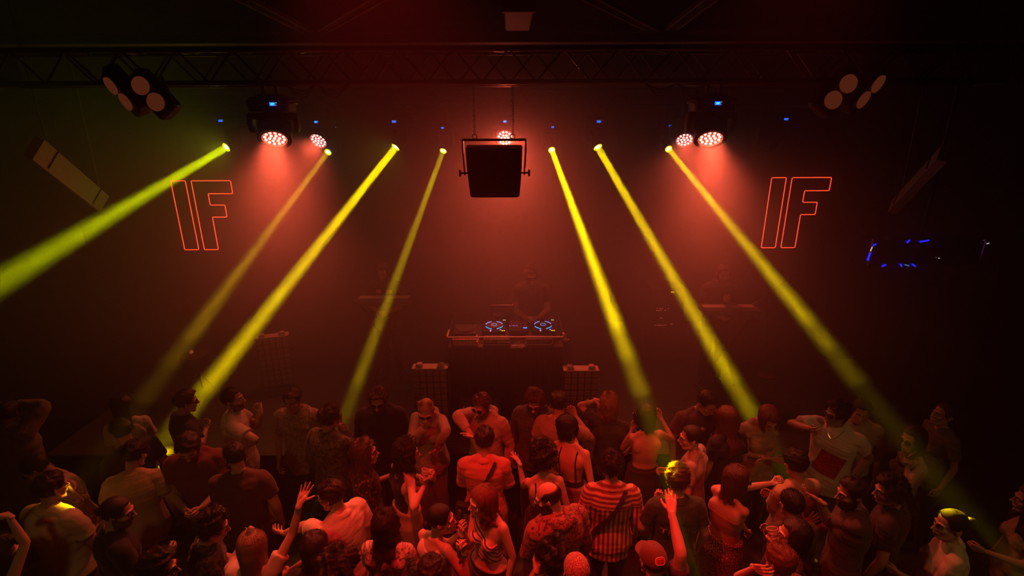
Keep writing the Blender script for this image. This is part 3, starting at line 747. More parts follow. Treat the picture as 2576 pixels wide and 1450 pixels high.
# matrix panels
def matrix(u, v, Y, rz, label, wpx=.41, dim=1.0):
    P = at_y(u, v, Y); H = P.z - STG; o = put('matrix_panel', label, 'light panel', P.x, Y, STG, 'matrix blinder panels on stage'); o.rotation_euler = (0, 0, math.radians(rz))
    w = .41; MB().box((0, .08, H / 2), (w, .13, H), bev=.006).build('case', M_BLACK, o)
    c = .082; nr = int(H / c); cm = MB()
    for i in range(5):
        for j in range(nr): cm.box((-w / 2 + c * (i + .5), .008, H - c * (j + .5)), (c * .84, .02, c * .84), bev=.006)
    cm.build('lamp_cells', mat('matrix_cell', (.22, .13, .11), .45, var=.2, vscale=30), o)
    MB().box((0, .08, H + .008), (w + .02, .14, .014), bev=.003).build('top_plate', M_RAIL, o)
    for k in (-.13, .13): MB().box((k, .08, H + .035), (.06, .08, .035), bev=.004).tube([(k - .04, .04, H + .02), (k - .03, .04, H + .055), (k + .03, .04, H + .055), (k + .04, .04, H + .02)], .006, 6).build('latch', M_RAIL, o)
matrix(1080, 932, 5.55, 0, 'dark matrix panel with a grid of square cells, left of the DJ desk')
matrix(1463, 937, 5.55, 0, 'dark matrix panel with a grid of square cells, right of the DJ desk')
matrix(683, 852, 6.6, 18, 'dim matrix panel with square cells, turned, on the left side of the stage')
# rack with tiny lamps
A = at_y(1675, 800, 7.6); o = put('equipment_rack', 'dark equipment rack with rows of tiny red lamps behind the right musician', 'rack', A.x, 7.6, STG)
zt = at_y(1675, 726, 7.6).z - STG; MB().box((0, .2, zt / 2), (.55, .4, zt), bev=.01).build('cabinet', M_BLACK, o)
M_DOT = mat('tiny_red', (.3, 0, 0), .3, emit=(1, .12, .1), es=1.3)
for (v, us) in ((777, (1653, 1659, 1663, 1667, 1682)), (782, (1652, 1656, 1660, 1664, 1674)), (801, (1661, 1665)), (819, (1648, 1652, 1656, 1659, 1662, 1666, 1670, 1674)), (816, (1688, 1691))):
    for u in us: 
        q = at_y(u, v, 7.59); MB().box((q.x - A.x, -.004, q.z - STG), (.007, .006, .006)).build('indicator_lamp', M_DOT, o)
q = at_y(1692, 735, 7.6); MB().box((q.x - A.x, -.004, q.z - STG), (.05, .006, .012)).build('yellow_display', mat('yd', (.5, .4, 0), .3, emit=(1, .7, 0), es=1.3), o)
# keyboards / stands for the two musicians
def keys(u, v, Y, rz, label):
    P = at_y(u, v, Y); o = put('keyboard', label, 'keyboard', P.x, Y, STG); o.rotation_euler = (0, 0, math.radians(rz)); hz = P.z - STG
    MB().box((0, 0, hz - .03), (.75, .26, .06), bev=.008).build('body', mat('keys_body', (.05, .04, .04), .3), o)
    MB().box((0, .06, hz + .002), (.68, .12, .008)).build('keys', mat('ivory', (.5, .35, .3), .4), o)
    for k in (-1, 1): MB().tube([(k * .28, -.1, hz - .06), (-k * .28, .1, .02)], .014, 8).tube([(k * .28, -.12, .015), (k * .28, .16, .015)], .014, 8).build('stand_leg', M_BLACK, o, True)
keys(965, 752, 6.62, 0, 'keyboard on a crossed stand before the left musician')
keys(1835, 775, 6.45, 0, 'keyboard on a crossed stand before the right musician')
A = at_y(1900, 760, 6.9); o = put('microphone_stand', 'slanted microphone boom stand beside the right musician', 'microphone stand', at_y(1935, 900, 6.9).x, 6.9, STG)
B = at_y(2000, 690, 6.8) - Vector((o.location.x, 6.9, STG)); A2 = at_y(1925, 745, 6.9) - Vector((o.location.x, 6.9, STG))
MB().tube([(0, 0, 0), tuple(A2)], .009, 8).tube([tuple(A2 - (B - A2) * .3), tuple(B)], .007, 8).lathe([(0, .0), (.13, 0), (.13, .02), (0, .03)], 20).build('stand', M_STEEL, o, True, 40); MB().tube([tuple(A2 - (B - A2) * .32), tuple(A2 - (B - A2) * .5)], .02, 10).build('capsule', M_STEEL, o, True)
# small things at the left of the stage
A = at_y(487, 882, 6.4); o = put('drum', 'small snare drum on a stand at the left of the stage', 'drum', A.x, 6.4, STG)
hz = A.z - STG; MB().lathe([(0, hz - .2), (.17, hz - .2), (.175, hz - .1), (.17, hz - .06), (0, hz - .055)], 32).build('shell', mat('drum_shell', (.05, .03, .03), .4), o, True, 30)
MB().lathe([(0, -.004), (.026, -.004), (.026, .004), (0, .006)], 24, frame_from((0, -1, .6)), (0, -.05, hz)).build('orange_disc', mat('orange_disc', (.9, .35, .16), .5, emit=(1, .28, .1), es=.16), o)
for k in range(3): MB().tube([(0, 0, hz - .3), (.25 * math.cos(k * 2.1), .25 * math.sin(k * 2.1), .01)], .01, 8).build('leg', M_STEEL, o, True)
MB().tube([(0, 0, hz - .2), (0, 0, .25)], .012, 8).build('post', M_STEEL, o, True)
# cable on stage floor
pts = [tuple(at_z(u, v, STG + .012)) for u, v in ((860, 1118), (940, 1108), (1030, 1094), (1110, 1095), (1180, 1093), (1290, 1085), (1400, 1075))]
o = MB().tube(pts, .008, 8, sub=5).build('stage_cable', M_RUBBER, None, True); tag(o, 'black cable lying along the front of the stage floor', 'cable')

# the bank of stage haze: fills the stage, hangs over the heads and thins out toward the balcony
def haze(dens, prof, label):
    hz = bpy.data.materials.new('stage_haze'); hz.use_nodes = True; hn = hz.node_tree; hn.nodes.clear()
    ho = hn.nodes.new('ShaderNodeOutputMaterial'); hv_ = hn.nodes.new('ShaderNodeVolumeScatter'); hv_.inputs['Color'].default_value = (.95, .95, .95, 1)
    hv_.inputs['Density'].default_value = dens; hv_.inputs['Anisotropy'].default_value = 0.2; hn.links.new(hv_.outputs[0], ho.inputs['Volume'])
    n = len(prof); V = [(x, y, z) for x in (-7.4, 7.4) for y, z in prof]
    hb = MB().add(V, [tuple(range(n)), tuple(range(2 * n - 1, n - 1, -1))] + [(i, n + i, n + (i + 1) % n, (i + 1) % n) for i in range(n)]).build('haze_bank', hz, kind='stuff')
    hb['label'] = label; hb['category'] = 'stage haze'
haze(.070, [(9.05, .42), (5.7, .42), (5.3, 1.4), (4.8, 2.2), (4.5, 2.9), (4.5, 5.5), (9.05, 5.5)], 'dense red-lit stage haze hanging over the stage')
haze(.035, [(9.04, .415), (5.3, .415), (5.0, 1.2), (4.5, 2.0), (4.2, 2.7), (4.2, 5.49), (9.04, 5.49)], 'middle layer of stage haze reaching to the stage front')
haze(.022, [(9.03, .41), (5.10, .41), (4.7, .95), (4.2, 1.7), (3.8, 2.4), (3.9, 5.48), (9.03, 5.48)], 'thin outer haze drifting over the heads of the front row')

# ------------------------------------------------------------------ people: shared heads, hands
def vnormals(V, Q):
    a = V[Q[:, 2]] - V[Q[:, 0]]; b = V[Q[:, 3]] - V[Q[:, 1]]; fn = np.cross(a, b); N = np.zeros_like(V)
    for k in range(4): np.add.at(N, Q[:, k], fn)
    return N / np.maximum(np.linalg.norm(N, axis=1), 1e-12)[:, None]

def sstep(x, a, b):
    t = np.clip((x - a) / (b - a), 0, 1); return t * t * (3 - 2 * t)

def make_head(sex):
    m = MB(); f = sex == 'f'; g = .92 if f else 1.0
    m.ell((0, -.014, .036), (.073, .092, .083), nu=28, nv=20)
    m.ell((0, .020, -.032), (.058 * g, .069, .083), nu=28, nv=20)
    m.ell((0, .066, -.098 if not f else -.094), (.022 * g, .018, .018))
    for k in (-1, 1):
        m.tube([(k * .058 * g, -.008, -.045), (k * .050 * g, .015, -.078), (k * .020, .060, -.102)], [.016, .017 * g, .016 * g], 10, sub=3)
        m.ell((k * .040, .056, -.028), (.020, .018, .018))
        m.tube([(k * .012, .0835, .018), (k * .032, .080, .024), (k * .050, .066, .016)], [.009, .0085 * g, .007], 8, sub=3)
        m.ell((k * .031, .069, .000), (.0145, .0125, .0115))
        m.ell((k * .011, .0985, -.036), (.0075, .009, .0068))
        m.tube([(k * .074, -.012, .022), (k * .082, -.022, .020), (k * .086, -.026, .000), (k * .078, -.014, -.028), (k * .072, -.004, -.034)], [.005, .0055, .006, .005, .004], 8, sub=3)
        m.ell((k * .076, -.010, -.004), (.007, .014, .024))
        m.tube([(k * .024, .079, -.064), (k * .012, .089, -.0625)], .0055, 8)
    m.tube([(0, .085, .012), (0, .096, -.010), (0, .111, -.034)], [.0085, .0085, .0105], 10, sub=3)
    m.tube([(-.021, .081, -.064), (-.009, .0915, -.0605), (0, .0925, -.062), (.009, .0915, -.0605), (.021, .081, -.064)], .0052, 8, sub=3)
    m.tube([(-.018, .080, -.072), (0, .0905, -.0745), (.018, .080, -.072)], .0062, 8, sub=3)
    r = .044 if f else .054
    m.tube([(0, -.030, -.03), (0, -.028, -.10), (0, -.034, -.165)], [r, r * .97, r * 1.06], 20, sub=3, flat=(1, 1.02))
    return remesh(m, .0042, 3, .45)
HEADS = {s: make_head(s) for s in 'mf'}
HEADN = {s: vnormals(*HEADS[s]) for s in 'mf'}

def make_hand(pose, spread=1.0):
    """right hand, wrist at origin, fingers +Y, palm faces -Z, thumb towards -X"""
    C = {'open': (6, 8, 5, 11), 'flat': (3, 4, 3, 2.5), 'relaxed': (22, 32, 20, 4), 'fist': (82, 95, 55, 1), 'grip': (48, 55, 35, 1.5), 'pinch': (55, 45, 25, 3), 'curl': (35, 50, 30, 3)}[pose]
    m = MB(); kx = (-.029, -.010, .009, .027); ky = (.086, .091, .086, .077); ln = (.070, .079, .073, .057)
    m.tube([(0, -.03, 0), (0, .0, 0), (0, .015, 0)], [.026, .026, .026], 12, flat=(1.0, .68), xh=(1, 0, 0))
    for i in range(4):
        m.tube([(kx[i] * .55, .008, 0), (kx[i], ky[i], .002)], [.0155, .0115], 10, sub=2)
        a = [C[0] + i * 2, C[1], C[2]]; sp = math.radians((i - 1.5) * C[3] * spread); p = np.array((kx[i], ky[i], .001)); ang = 0; P = [p - (0, .006, 0)]; 
        for j, sh in enumerate((.45, .30, .25)):
            ang += math.radians(a[j]); d = np.array((math.sin(sp) * math.cos(ang), math.cos(sp) * math.cos(ang), -math.sin(ang)))
            p = p + d * ln[i] * sh; P.append(p)
        rr = (.0092, .0085, .0076, .0064) if i < 3 else (.0082, .0074, .0066, .0056)
        m.tube(P, rr, 8)
    if pose in ('fist',):
        T = [(-.016, .022, -.006), (-.036, .052, -.022), (-.026, .072, -.038), (-.004, .074, -.042)]
    elif pose in ('grip',):
        T = [(-.016, .022, -.004), (-.042, .046, -.024), (-.044, .072, -.044), (-.030, .088, -.060)]
    elif pose == 'pinch':
        T = [(-.016, .022, -.004), (-.042, .050, -.020), (-.044, .080, -.034), (-.036, .102, -.045)]
    elif pose == 'relaxed' or pose == 'curl':
        T = [(-.016, .022, -.003), (-.040, .048, -.012), (-.048, .075, -.018), (-.046, .097, -.022)]
    elif pose == 'flat':
        T = [(-.016, .022, -.002), (-.042, .044, -.006), (-.058, .066, -.006), (-.066, .088, -.004)]
    else:
        T = [(-.016, .020, -.002), (-.046, .040, -.006), (-.070, .058, -.007), (-.088, .076, -.006)]
    m.tube(T, [.0155, .0125, .0100, .0078], 9)
    m.ell((-.022, .038, -.008), (.016, .026, .013)); m.ell((.018, .040, -.006), (.014, .034, .012)); m.ell((0, .045, -.001), (.032, .045, .012))
    return remesh(m, .0030, 2, .4)
HANDS = {}
def hand(pose):
    if pose not in HANDS: HANDS[pose] = make_hand(pose)
    return HANDS[pose]

# ------------------------------------------------------------------ materials for people
def skin(tone):
    c = {'fair': (.62, .40, .30), 'mid': (.50, .30, .21), 'tan': (.38, .22, .14)}[tone]
    return mat('skin_' + tone, c, .48, bump=.06, bscale=220)
def cloth(name, c, rough=.85, bs=90): return mat('cloth_' + name, c, rough, bump=.22, bscale=bs, sheen=.15)
def hairmat(name, c): return mat('hair_' + name, c, .42, bump=.35, bscale=70, stretch=(5, 5, .8), spec=.45)
HAIRC = {'black': (.012, .009, .008), 'dark': (.028, .016, .011), 'brown': (.085, .042, .022), 'auburn': (.17, .055, .025), 'blond': (.42, .26, .12), 'light': (.26, .14, .07), 'grey': (.12, .09, .08)}

def pattern(name, kind, c1, c2, scale=1.0):
    if 'cloth_' + name in MATS: return MATS['cloth_' + name]
    m = cloth(name, c1); nt = m.node_tree; b = nt.nodes['Principled BSDF']; tc = nt.nodes.new('ShaderNodeTexCoord'); src = tc.outputs['Object']
    mp = nt.nodes.new('ShaderNodeMapping'); nt.links.new(src, mp.inputs['Vector']); r = nt.nodes.new('ShaderNodeValToRGB'); r.color_ramp.interpolation = 'CONSTANT'
    e = r.color_ramp.elements
    def two(p): e[0].position = 0; e[0].color = (*c1, 1); e[1].position = p; e[1].color = (*c2, 1)
    if kind == 'stripes':
        mp.inputs['Scale'].default_value = (scale, scale, scale)
        w = nt.nodes.new('ShaderNodeTexWave'); w.wave_type = 'BANDS'; w.bands_direction = 'X'; w.inputs['Scale'].default_value = 8; w.inputs['Distortion'].default_value = 0
        nt.links.new(mp.outputs[0], w.inputs['Vector']); nt.links.new(w.outputs['Fac'], r.inputs['Fac']); two(.45)
        k = e.new(.72); k.color = (*[x * .5 + y * .5 for x, y in zip(c1, c2)], 1); k = e.new(.86); k.color = (*c2, 1)
        # the shoulder yoke runs crosswise
        sx = nt.nodes.new('ShaderNodeSeparateXYZ'); nt.links.new(src, sx.inputs[0]); gt = nt.nodes.new('ShaderNodeMath'); gt.operation = 'GREATER_THAN'; gt.inputs[1].default_value = 1.335
        nt.links.new(sx.outputs['Z'], gt.inputs[0]); mp2 = nt.nodes.new('ShaderNodeMapping'); mp2.inputs['Rotation'].default_value = (0, math.radians(90), 0); mp2.inputs['Scale'].default_value = (scale, scale, scale)
        nt.links.new(src, mp2.inputs['Vector']); mx = nt.nodes.new('ShaderNodeMix'); mx.data_type = 'VECTOR'; nt.links.new(gt.outputs[0], mx.inputs['Factor'])
        nt.links.new(mp.outputs[0], mx.inputs[4]); nt.links.new(mp2.outputs[0], mx.inputs[5]); nt.links.new(mx.outputs[1], w.inputs['Vector'])
    elif kind == 'bands':
        mp.inputs['Rotation'].default_value = (0, math.radians(-58), 0)
        w = nt.nodes.new('ShaderNodeTexWave'); w.bands_direction = 'X'; w.inputs['Scale'].default_value = 9; nt.links.new(mp.outputs[0], w.inputs['Vector']); nt.links.new(w.outputs['Fac'], r.inputs['Fac']); two(.8)
    elif kind == 'bricks':
        mp.inputs['Rotation'].default_value = (math.radians(90), .25, .2); bk = nt.nodes.new('ShaderNodeTexBrick'); bk.inputs['Scale'].default_value = 22 * scale; bk.inputs['Mortar Size'].default_value = .035
        bk.inputs['Brick Width'].default_value = .55; bk.inputs['Row Height'].default_value = .5; bk.inputs['Color1'].default_value = (*c1, 1); bk.inputs['Color2'].default_value = (*c2, 1); bk.inputs['Mortar'].default_value = (*c1, 1); bk.inputs['Bias'].default_value = -.1
        nt.links.new(mp.outputs[0], bk.inputs['Vector']); nt.links.new(bk.outputs['Color'], b.inputs['Base Color']); return m
    elif kind == 'leopard':
        v = nt.nodes.new('ShaderNodeTexVoronoi'); v.feature = 'DISTANCE_TO_EDGE'; v.inputs['Scale'].default_value = 34 * scale; nt.links.new(mp.outputs[0], v.inputs['Vector'])
        nt.links.new(v.outputs['Distance'], r.inputs['Fac']); two(.10)
    elif kind == 'camo':
        v = nt.nodes.new('ShaderNodeTexNoise'); v.inputs['Scale'].default_value = 14 * scale; v.inputs['Detail'].default_value = 3; v.inputs['Distortion'].default_value = 1.2; nt.links.new(mp.outputs[0], v.inputs['Vector'])
        nt.links.new(v.outputs['Fac'], r.inputs['Fac']); two(.5); k = e.new(.58); k.color = (*[x * .6 + y * .4 for x, y in zip(c1, c2)], 1)
    elif kind == 'floral':
        v = nt.nodes.new('ShaderNodeTexVoronoi'); v.inputs['Scale'].default_value = 26 * scale; nt.links.new(mp.outputs[0], v.inputs['Vector'])
        nt.links.new(v.outputs['Distance'], r.inputs['Fac']); two(.34); e[0].color = (*c2, 1); e[1].color = (*c1, 1)
    nt.links.new(r.outputs[0], b.inputs['Base Color']); return m

# ------------------------------------------------------------------ body parts in the person's own frame (x right, y forward)
TORSO_M = [(.83, .125, .095), (.90, .168, .112), (.97, .165, .110), (1.06, .152, .102), (1.15, .155, .104), (1.25, .168, .112), (1.34, .178, .114), (1.40, .172, .100), (1.445, .145, .080), (1.475, .095, .062), (1.50, .062, .056)]
TORSO_F = [(.83, .130, .100), (.90, .172, .118), (.96, .165, .112), (1.05, .130, .092), (1.12, .124, .088), (1.22, .140, .096), (1.32, .152, .100), (1.38, .148, .088), (1.425, .125, .072), (1.465, .075, .056), (1.50, .052, .050)]

class Fig: pass

def ik(S, H, L1, L2, choose):
    d = H - S; D = np.linalg.norm(d)
    if D > L1 + L2 - .012: H = S + d / D * (L1 + L2 - .012); d = H - S; D = np.linalg.norm(d)
    if D < .12: D = .12
    u = d / np.linalg.norm(d); a = (L1 ** 2 - L2 ** 2 + D * D) / (2 * D); h = math.sqrt(max(L1 ** 2 - a * a, 0))
    x = np.cross(u, (0, 0, 1.0)); 
    if np.linalg.norm(x) < 1e-3: x = np.array((1.0, 0, 0))
    x /= np.linalg.norm(x); y = np.cross(u, x); best = None
    for t in range(48):
        an = t * math.pi / 24; E = S + u * a + (x * math.cos(an) + y * math.sin(an)) * h
        c = choose(E)
        if best is None or c < best[0]: best = (c, E)
    return best[1], H

NP = {'n': 0}
def person(uv, face, label, H=1.75, sex='m', body=None, nod=5, tilt=0, lean=(0, 0), tone='mid', arms=(None, None), build=1.0,
           top=('tee', (.1, .1, .1)), bottom=('pants', (.03, .03, .035)), hair=('short', 'dark'), beard=None, glasses=None, group=None, extra=(), root_z=-0.40, brow=True, fine=False, hs=1.0):
    """uv: pixel of the head centre; face/body: heading in degrees (0 = to the stage, 90 = left, 180 = to the camera)."""
    NP['n'] += 1; seed = NP['n']
    k = H / 1.75; body = face if body is None else body; f = sex == 'f'
    W = at_z(uv[0], uv[1], root_z + H - .125); W = np.array(W)
    Rb = R3(0, 0, body); Hm = R3(0, 0, face - body) @ R3(-nod, tilt, 0)
    pn = np.array((lean[0], lean[1] + .012, (1.50) * k)) ; hc = pn + Hm @ np.array((0, .028, .130)) * hs
    root = W - Rb @ hc; root = np.array((root[0], root[1], root_z))
    dz = W[2] - root_z - hc[2]                    # bending lowers the whole upper body a little
    t = thing('person', label, 'person', tuple(root), math.radians(body), group)
    Fg = Fig(); Fg.t = t; Fg.root = root; Fg.Rb = Rb; Fg.k = k
    toL = lambda p: Rb.T @ (np.array(p) - root)
    Fg.toL = toL
    def shx(z):                                  # spine lean
        return np.array((lean[0], lean[1], dz)) * float(np.clip((z / k - .93) / .5, 0, 1.12)) ** 1.25
    def shv(V):
        s = np.clip((V[:, 2] / k - .93) / .5, 0, 1.12) ** 1.25; return V + s[:, None] * np.array((lean[0], lean[1], dz))
    Fg.shv = shv; hc = hc + (0, 0, dz); Fg.hc = hc; Fg.Hm = Hm
    prof = TORSO_F if f else TORSO_M
    sw = (.152 if f else .174) * k * (build * .5 + .5)
    rb = [(0, (-.012 if z > 1.2 else .0) , z * k, w * k * build, d * k * build, 2.3) for z, w, d in prof]
    ar = (.82 if f else 1.0) * (build * .4 + .6)
    # arms
    Fg.arm = []
    for si, (sg, spec) in enumerate(((-1, arms[0]), (1, arms[1]))):
        S = np.array((sg * sw, -.012, 1.415 * k)); S = S + shx(S[2]); L1, L2 = .285 * k, .255 * k; pose = 'relaxed'; pnorm = None; fdir = None
        if spec is None or spec == 'down':
            Hd = S + np.array((sg * .075, .05, -.515 * k)); ch = lambda E: -(E[0] * sg) * .6 + E[1] * 1.0
        elif spec == 'hip':
            Hd = S + np.array((sg * .02, .06, -.44 * k)); ch = lambda E: -E[0] * sg
        elif spec == 'fold':
            Hd = np.array((-sg * .05, .20, 1.17 * k)) + shx(1.3 * k); ch = lambda E: E[2] - E[0] * sg * .3; pose = 'flat'
        elif spec == 'front':
            Hd = np.array((sg * .07, .26, 1.10 * k)) + shx(1.3 * k); ch = lambda E: E[2] - E[0] * sg * .3; pose = 'curl'
        elif spec == 'chest':
            Hd = np.array((sg * .03, .24, 1.30 * k)) + shx(1.3 * k); ch = lambda E: E[2] - E[0] * sg * .3; pose = 'grip'
        else:
            (hu, hv, hy), el = spec[0], spec[1]; pose = spec[2] if len(spec) > 2 else 'relaxed'
            Hd = toL(at_y(hu, hv, W[1] + hy))
            if Hd[2] > 1.45 * k: S = S + np.array((-sg * .015, 0, .035))
            def ch(E, el=el):
                p = proj(root + Rb @ E); pen = 0
                if abs(E[0]) < .13 * k and abs(E[1]) < .1: pen = 300
                return math.hypot(p[0] - el[0], p[1] - el[1]) + pen
            if len(spec) > 3 and spec[3] is not None:
                q = spec[3]; fdir = toL(at_y(q[0], q[1], W[1] + hy + (q[2] if len(q) > 2 else 0)))
            if len(spec) > 4 and spec[4] is not None: pnorm = Rb.T @ np.array(spec[4], float)
        E, Hd = ik(S, Hd, L1, L2, ch)
        fa = (Hd - E) / np.linalg.norm(Hd - E)
        fd = fa if fdir is None else (fdir - Hd) / np.linalg.norm(fdir - Hd)
        if pnorm is None: pnorm = np.array((-sg, .0, 0)) if Hd[2] < 1.2 * k else hc - Hd
        pz = pnorm - fd * fd.dot(pnorm)
        if np.linalg.norm(pz) < 1e-3: pz = np.cross(fd, (0, 0, 1.0))
        Z = -pz / np.linalg.norm(pz); X = np.cross(fd, Z)
        Fg.arm.append(dict(S=S, E=E, H=Hd, sg=sg, pose=pose, M=np.stack([X, fd, Z], 1), L1=L1, L2=L2))
    def arm_tube(m, A, inf=0.0, t0=0.0, t1=2.0, flare=0.0):
        """t in 0..1 upper arm, 1..2 forearm"""
        r = np.array([.054, .047, .041, .0415, .034, .0265]) * ar * k; tt = np.array([0, .5, 1.0, 1.25, 1.6, 2.0])
        pts = []; rad = []
        for q in np.linspace(t0, t1, max(3, int((t1 - t0) * 6) + 1)):
            pts.append(A['S'] + (A['E'] - A['S']) * q if q <= 1 else A['E'] + (A['H'] - A['E']) * (q - 1))
            rad.append(np.interp(q, tt, r) + inf + flare * max(0, (q - t0) / (t1 - t0)) ** 1.5)
        m.tube(pts, rad, 14, sub=2, roundcap=(flare == 0))
    # legs
    rsd = random.Random(seed); st = .10 * k; legs = []
    for sg in (-1, 1):
        hp = np.array((sg * .088 * k, 0, .90 * k)); off = rsd.uniform(-.03, .05)
        an = np.array((sg * st, off - .02, .085 * k)); kn = (hp + an) / 2 + (0, .035, 0.02); legs.append((hp, kn, an))
    lr = .92 if f else 1.0
    def leg_tubes(m, inf=0.0, end=1.0, flare=0):
        for hp, kn, an in legs:
            a2 = an if end >= 1 else kn + (an - kn) * (end * 2 - 1) if end > .5 else None
            P = [hp, (hp + kn) / 2, kn, (kn + an) / 2 + (0, -.012, 0), an] if end >= 1 else ([hp, (hp + kn) / 2, kn] + ([a2] if a2 is not None else []))
            r = np.array([.088, .072, .052, .050, .034][:len(P)]) * k * lr + inf + np.linspace(0, flare, len(P))
            m.tube(P, r, 16, sub=3)
    # ---- skin: one continuous body
    m = MB(); m.loft(rb); [arm_tube(m, A) for A in Fg.arm]
    bodyshift = [v for v in m.v]
    m.v[0] = shv(m.v[0])
    for A in Fg.arm:
        m.ell(A['S'] + (-A['sg'] * .014, 0, -.008), np.array((.056, .054, .054)) * k * ar)
    q = lambda p: np.array(p, float) + shx(p[2])
    if f:
        for sg in (-1, 1): m.ell(q((sg * .070 * k, .075 * k, 1.255 * k)), np.array((.058, .052, .056)) * k)
    else:
        for sg in (-1, 1): m.ell(q((sg * .075 * k, .062 * k, 1.30 * k)), np.array((.075, .045, .060)) * k * build)
    for sg in (-1, 1):
        m.ell((sg * .078 * k, -.058 * k, .885 * k), np.array((.078, .072, .08)) * k)
        m.ell(q((sg * .085 * k, -.065 * k, 1.33 * k)), np.array((.07, .045, .085)) * k * build)
    npos = hc - Hm @ np.array((0, .03, .155)) * hs
    m.tube([q((0, -.012, 1.42 * k)), npos, hc + Hm @ np.array((0, -.03, -.10))], np.array([.062, .050, .046]) * (.88 if f else 1.05), 18, sub=3)
    for sg in (-1, 1): m.tube([q((sg * .13 * k, -.02, 1.43 * k)), q((sg * .045, -.025, 1.49 * k))], [.035 * k * ar, .036 * ar], 10)
    leg_tubes(m)
    V, Q = remesh(m, .0115, 3)
    parts = [(V, Q)]
    hv, hq = HEADS[sex]; parts.append((hv * hs @ Hm.T + hc, hq))
    for A in Fg.arm:
        a, b = hand(A['pose']); sx = -1 if A['sg'] < 0 else 1
        s_ = (.92 if f else 1.03) * k; a2 = a * np.array((sx, 1, 1)) * s_
        b2 = b if sx > 0 else b[:, ::-1]
        parts.append((a2 @ A['M'].T + A['H'], b2))
    n = 0; VV = []; QQ = []
    for a, b in parts: VV.append(a); QQ.append(b + n); n += len(a)
    link('body', mesh_np('body', np.vstack(VV), np.vstack(QQ)), skin(tone), t)
    # ---- face details
    HT = lambda p: Hm @ (np.array(p, float) * hs) + hc
    HTV = lambda V: (V * hs) @ Hm.T + hc
    Fg.HT = HT; hcol = HAIRC[hair[1]]
    if abs(((face - 0 + 180) % 360) - 180) > 35:
        for sg in (-1, 1):
            MB().ell(HT((sg * .031, .0755, .000)), (.0085, .0075, .0055), Hm, 10, 8).ell(HT((sg * .031, .0815, .000)), (.0038, .0025, .0038), Hm, 8, 6).build('eye', mat('eye_white', (.5, .45, .42), .2), t, True)
        if brow:
            b = MB()
            for sg in (-1, 1): b.tube([HT((sg * .013, .0935, .0215)), HT((sg * .032, .0900, .0285)), HT((sg * .050, .0745, .0215))], [.003, .0034, .002], 6, sub=3)
            b.build('eyebrows', hairmat(hair[1], hcol), t, True)
        if f: 
            MB().tube([HT((-.019, .0835, -.0655)), HT((-.007, .0955, -.0625)), HT((0, .0965, -.0645)), HT((.007, .0955, -.0625)), HT((.019, .0835, -.0655))], .0032, 6, sub=3).tube([HT((-.016, .0835, -.0725)), HT((0, .0945, -.0755)), HT((.016, .0835, -.0725))], .0042, 6, sub=3).build('lips', mat('lips', (.42, .10, .09), .35), t, True)
    if beard:
        hv, hq = HEADS[sex]; N = HEADN[sex]
        x, y, z = hv.T; line = -.030 - .35 * np.clip(y - .02, 0, 1) + np.where(y < .01, .03, 0)
        fz = sstep(line - z, -.006, .010) * sstep(z, -.135, -.115) * sstep(y, -.022, -.006) * (1 - sstep(np.hypot(x, (z + .068) * 1.4), .022, .014) * (y > .07)) 
        mus = sstep(.034 - np.abs(x), 0, .008) * sstep(z, -.062, -.055) * sstep(-.042 - z, 0, .006) * (y > .05)
        fz = np.maximum(fz, mus); amp = {'full': .011, 'stubble': .0045}[beard]
        keep = fz[hq].max(axis=1) > .01; idx = np.unique(hq[keep]); mp = -np.ones(len(hv), int); mp[idx] = np.arange(len(idx))
        V2 = hv + N * (fz * amp * (1 + .35 * noise3(hv, 160, 3)) - .003 * (1 - fz))[:, None]
        link('beard', mesh_np('beard', HTV(V2[idx]), mp[hq[keep]]), hairmat(hair[1], hcol) if beard == 'full' else hairmat('stubble', (.16, .085, .06)), t)
    if glasses: make_glasses(Fg, glasses, HT, Hm)
    make_hair(Fg, hair, seed, sex, hs)
    make_top(Fg, top, m, rb, arm_tube, q, f, k, build, seed)
    make_bottom(Fg, bottom, leg_tubes, rb, f, k, seed, legs)
    for e in extra: EXTRA[e[0]](Fg, *e[1:])
    Fg.grip = [A['H'] + A['M'] @ np.array((0, .072, -.036)) for A in Fg.arm]
    Fg.wgrip = [root + Rb @ g for g in Fg.grip]; Fg.waxis = [Rb @ A['M'][:, 0] * (1 if A['sg'] < 0 else -1) for A in Fg.arm]
    return Fg

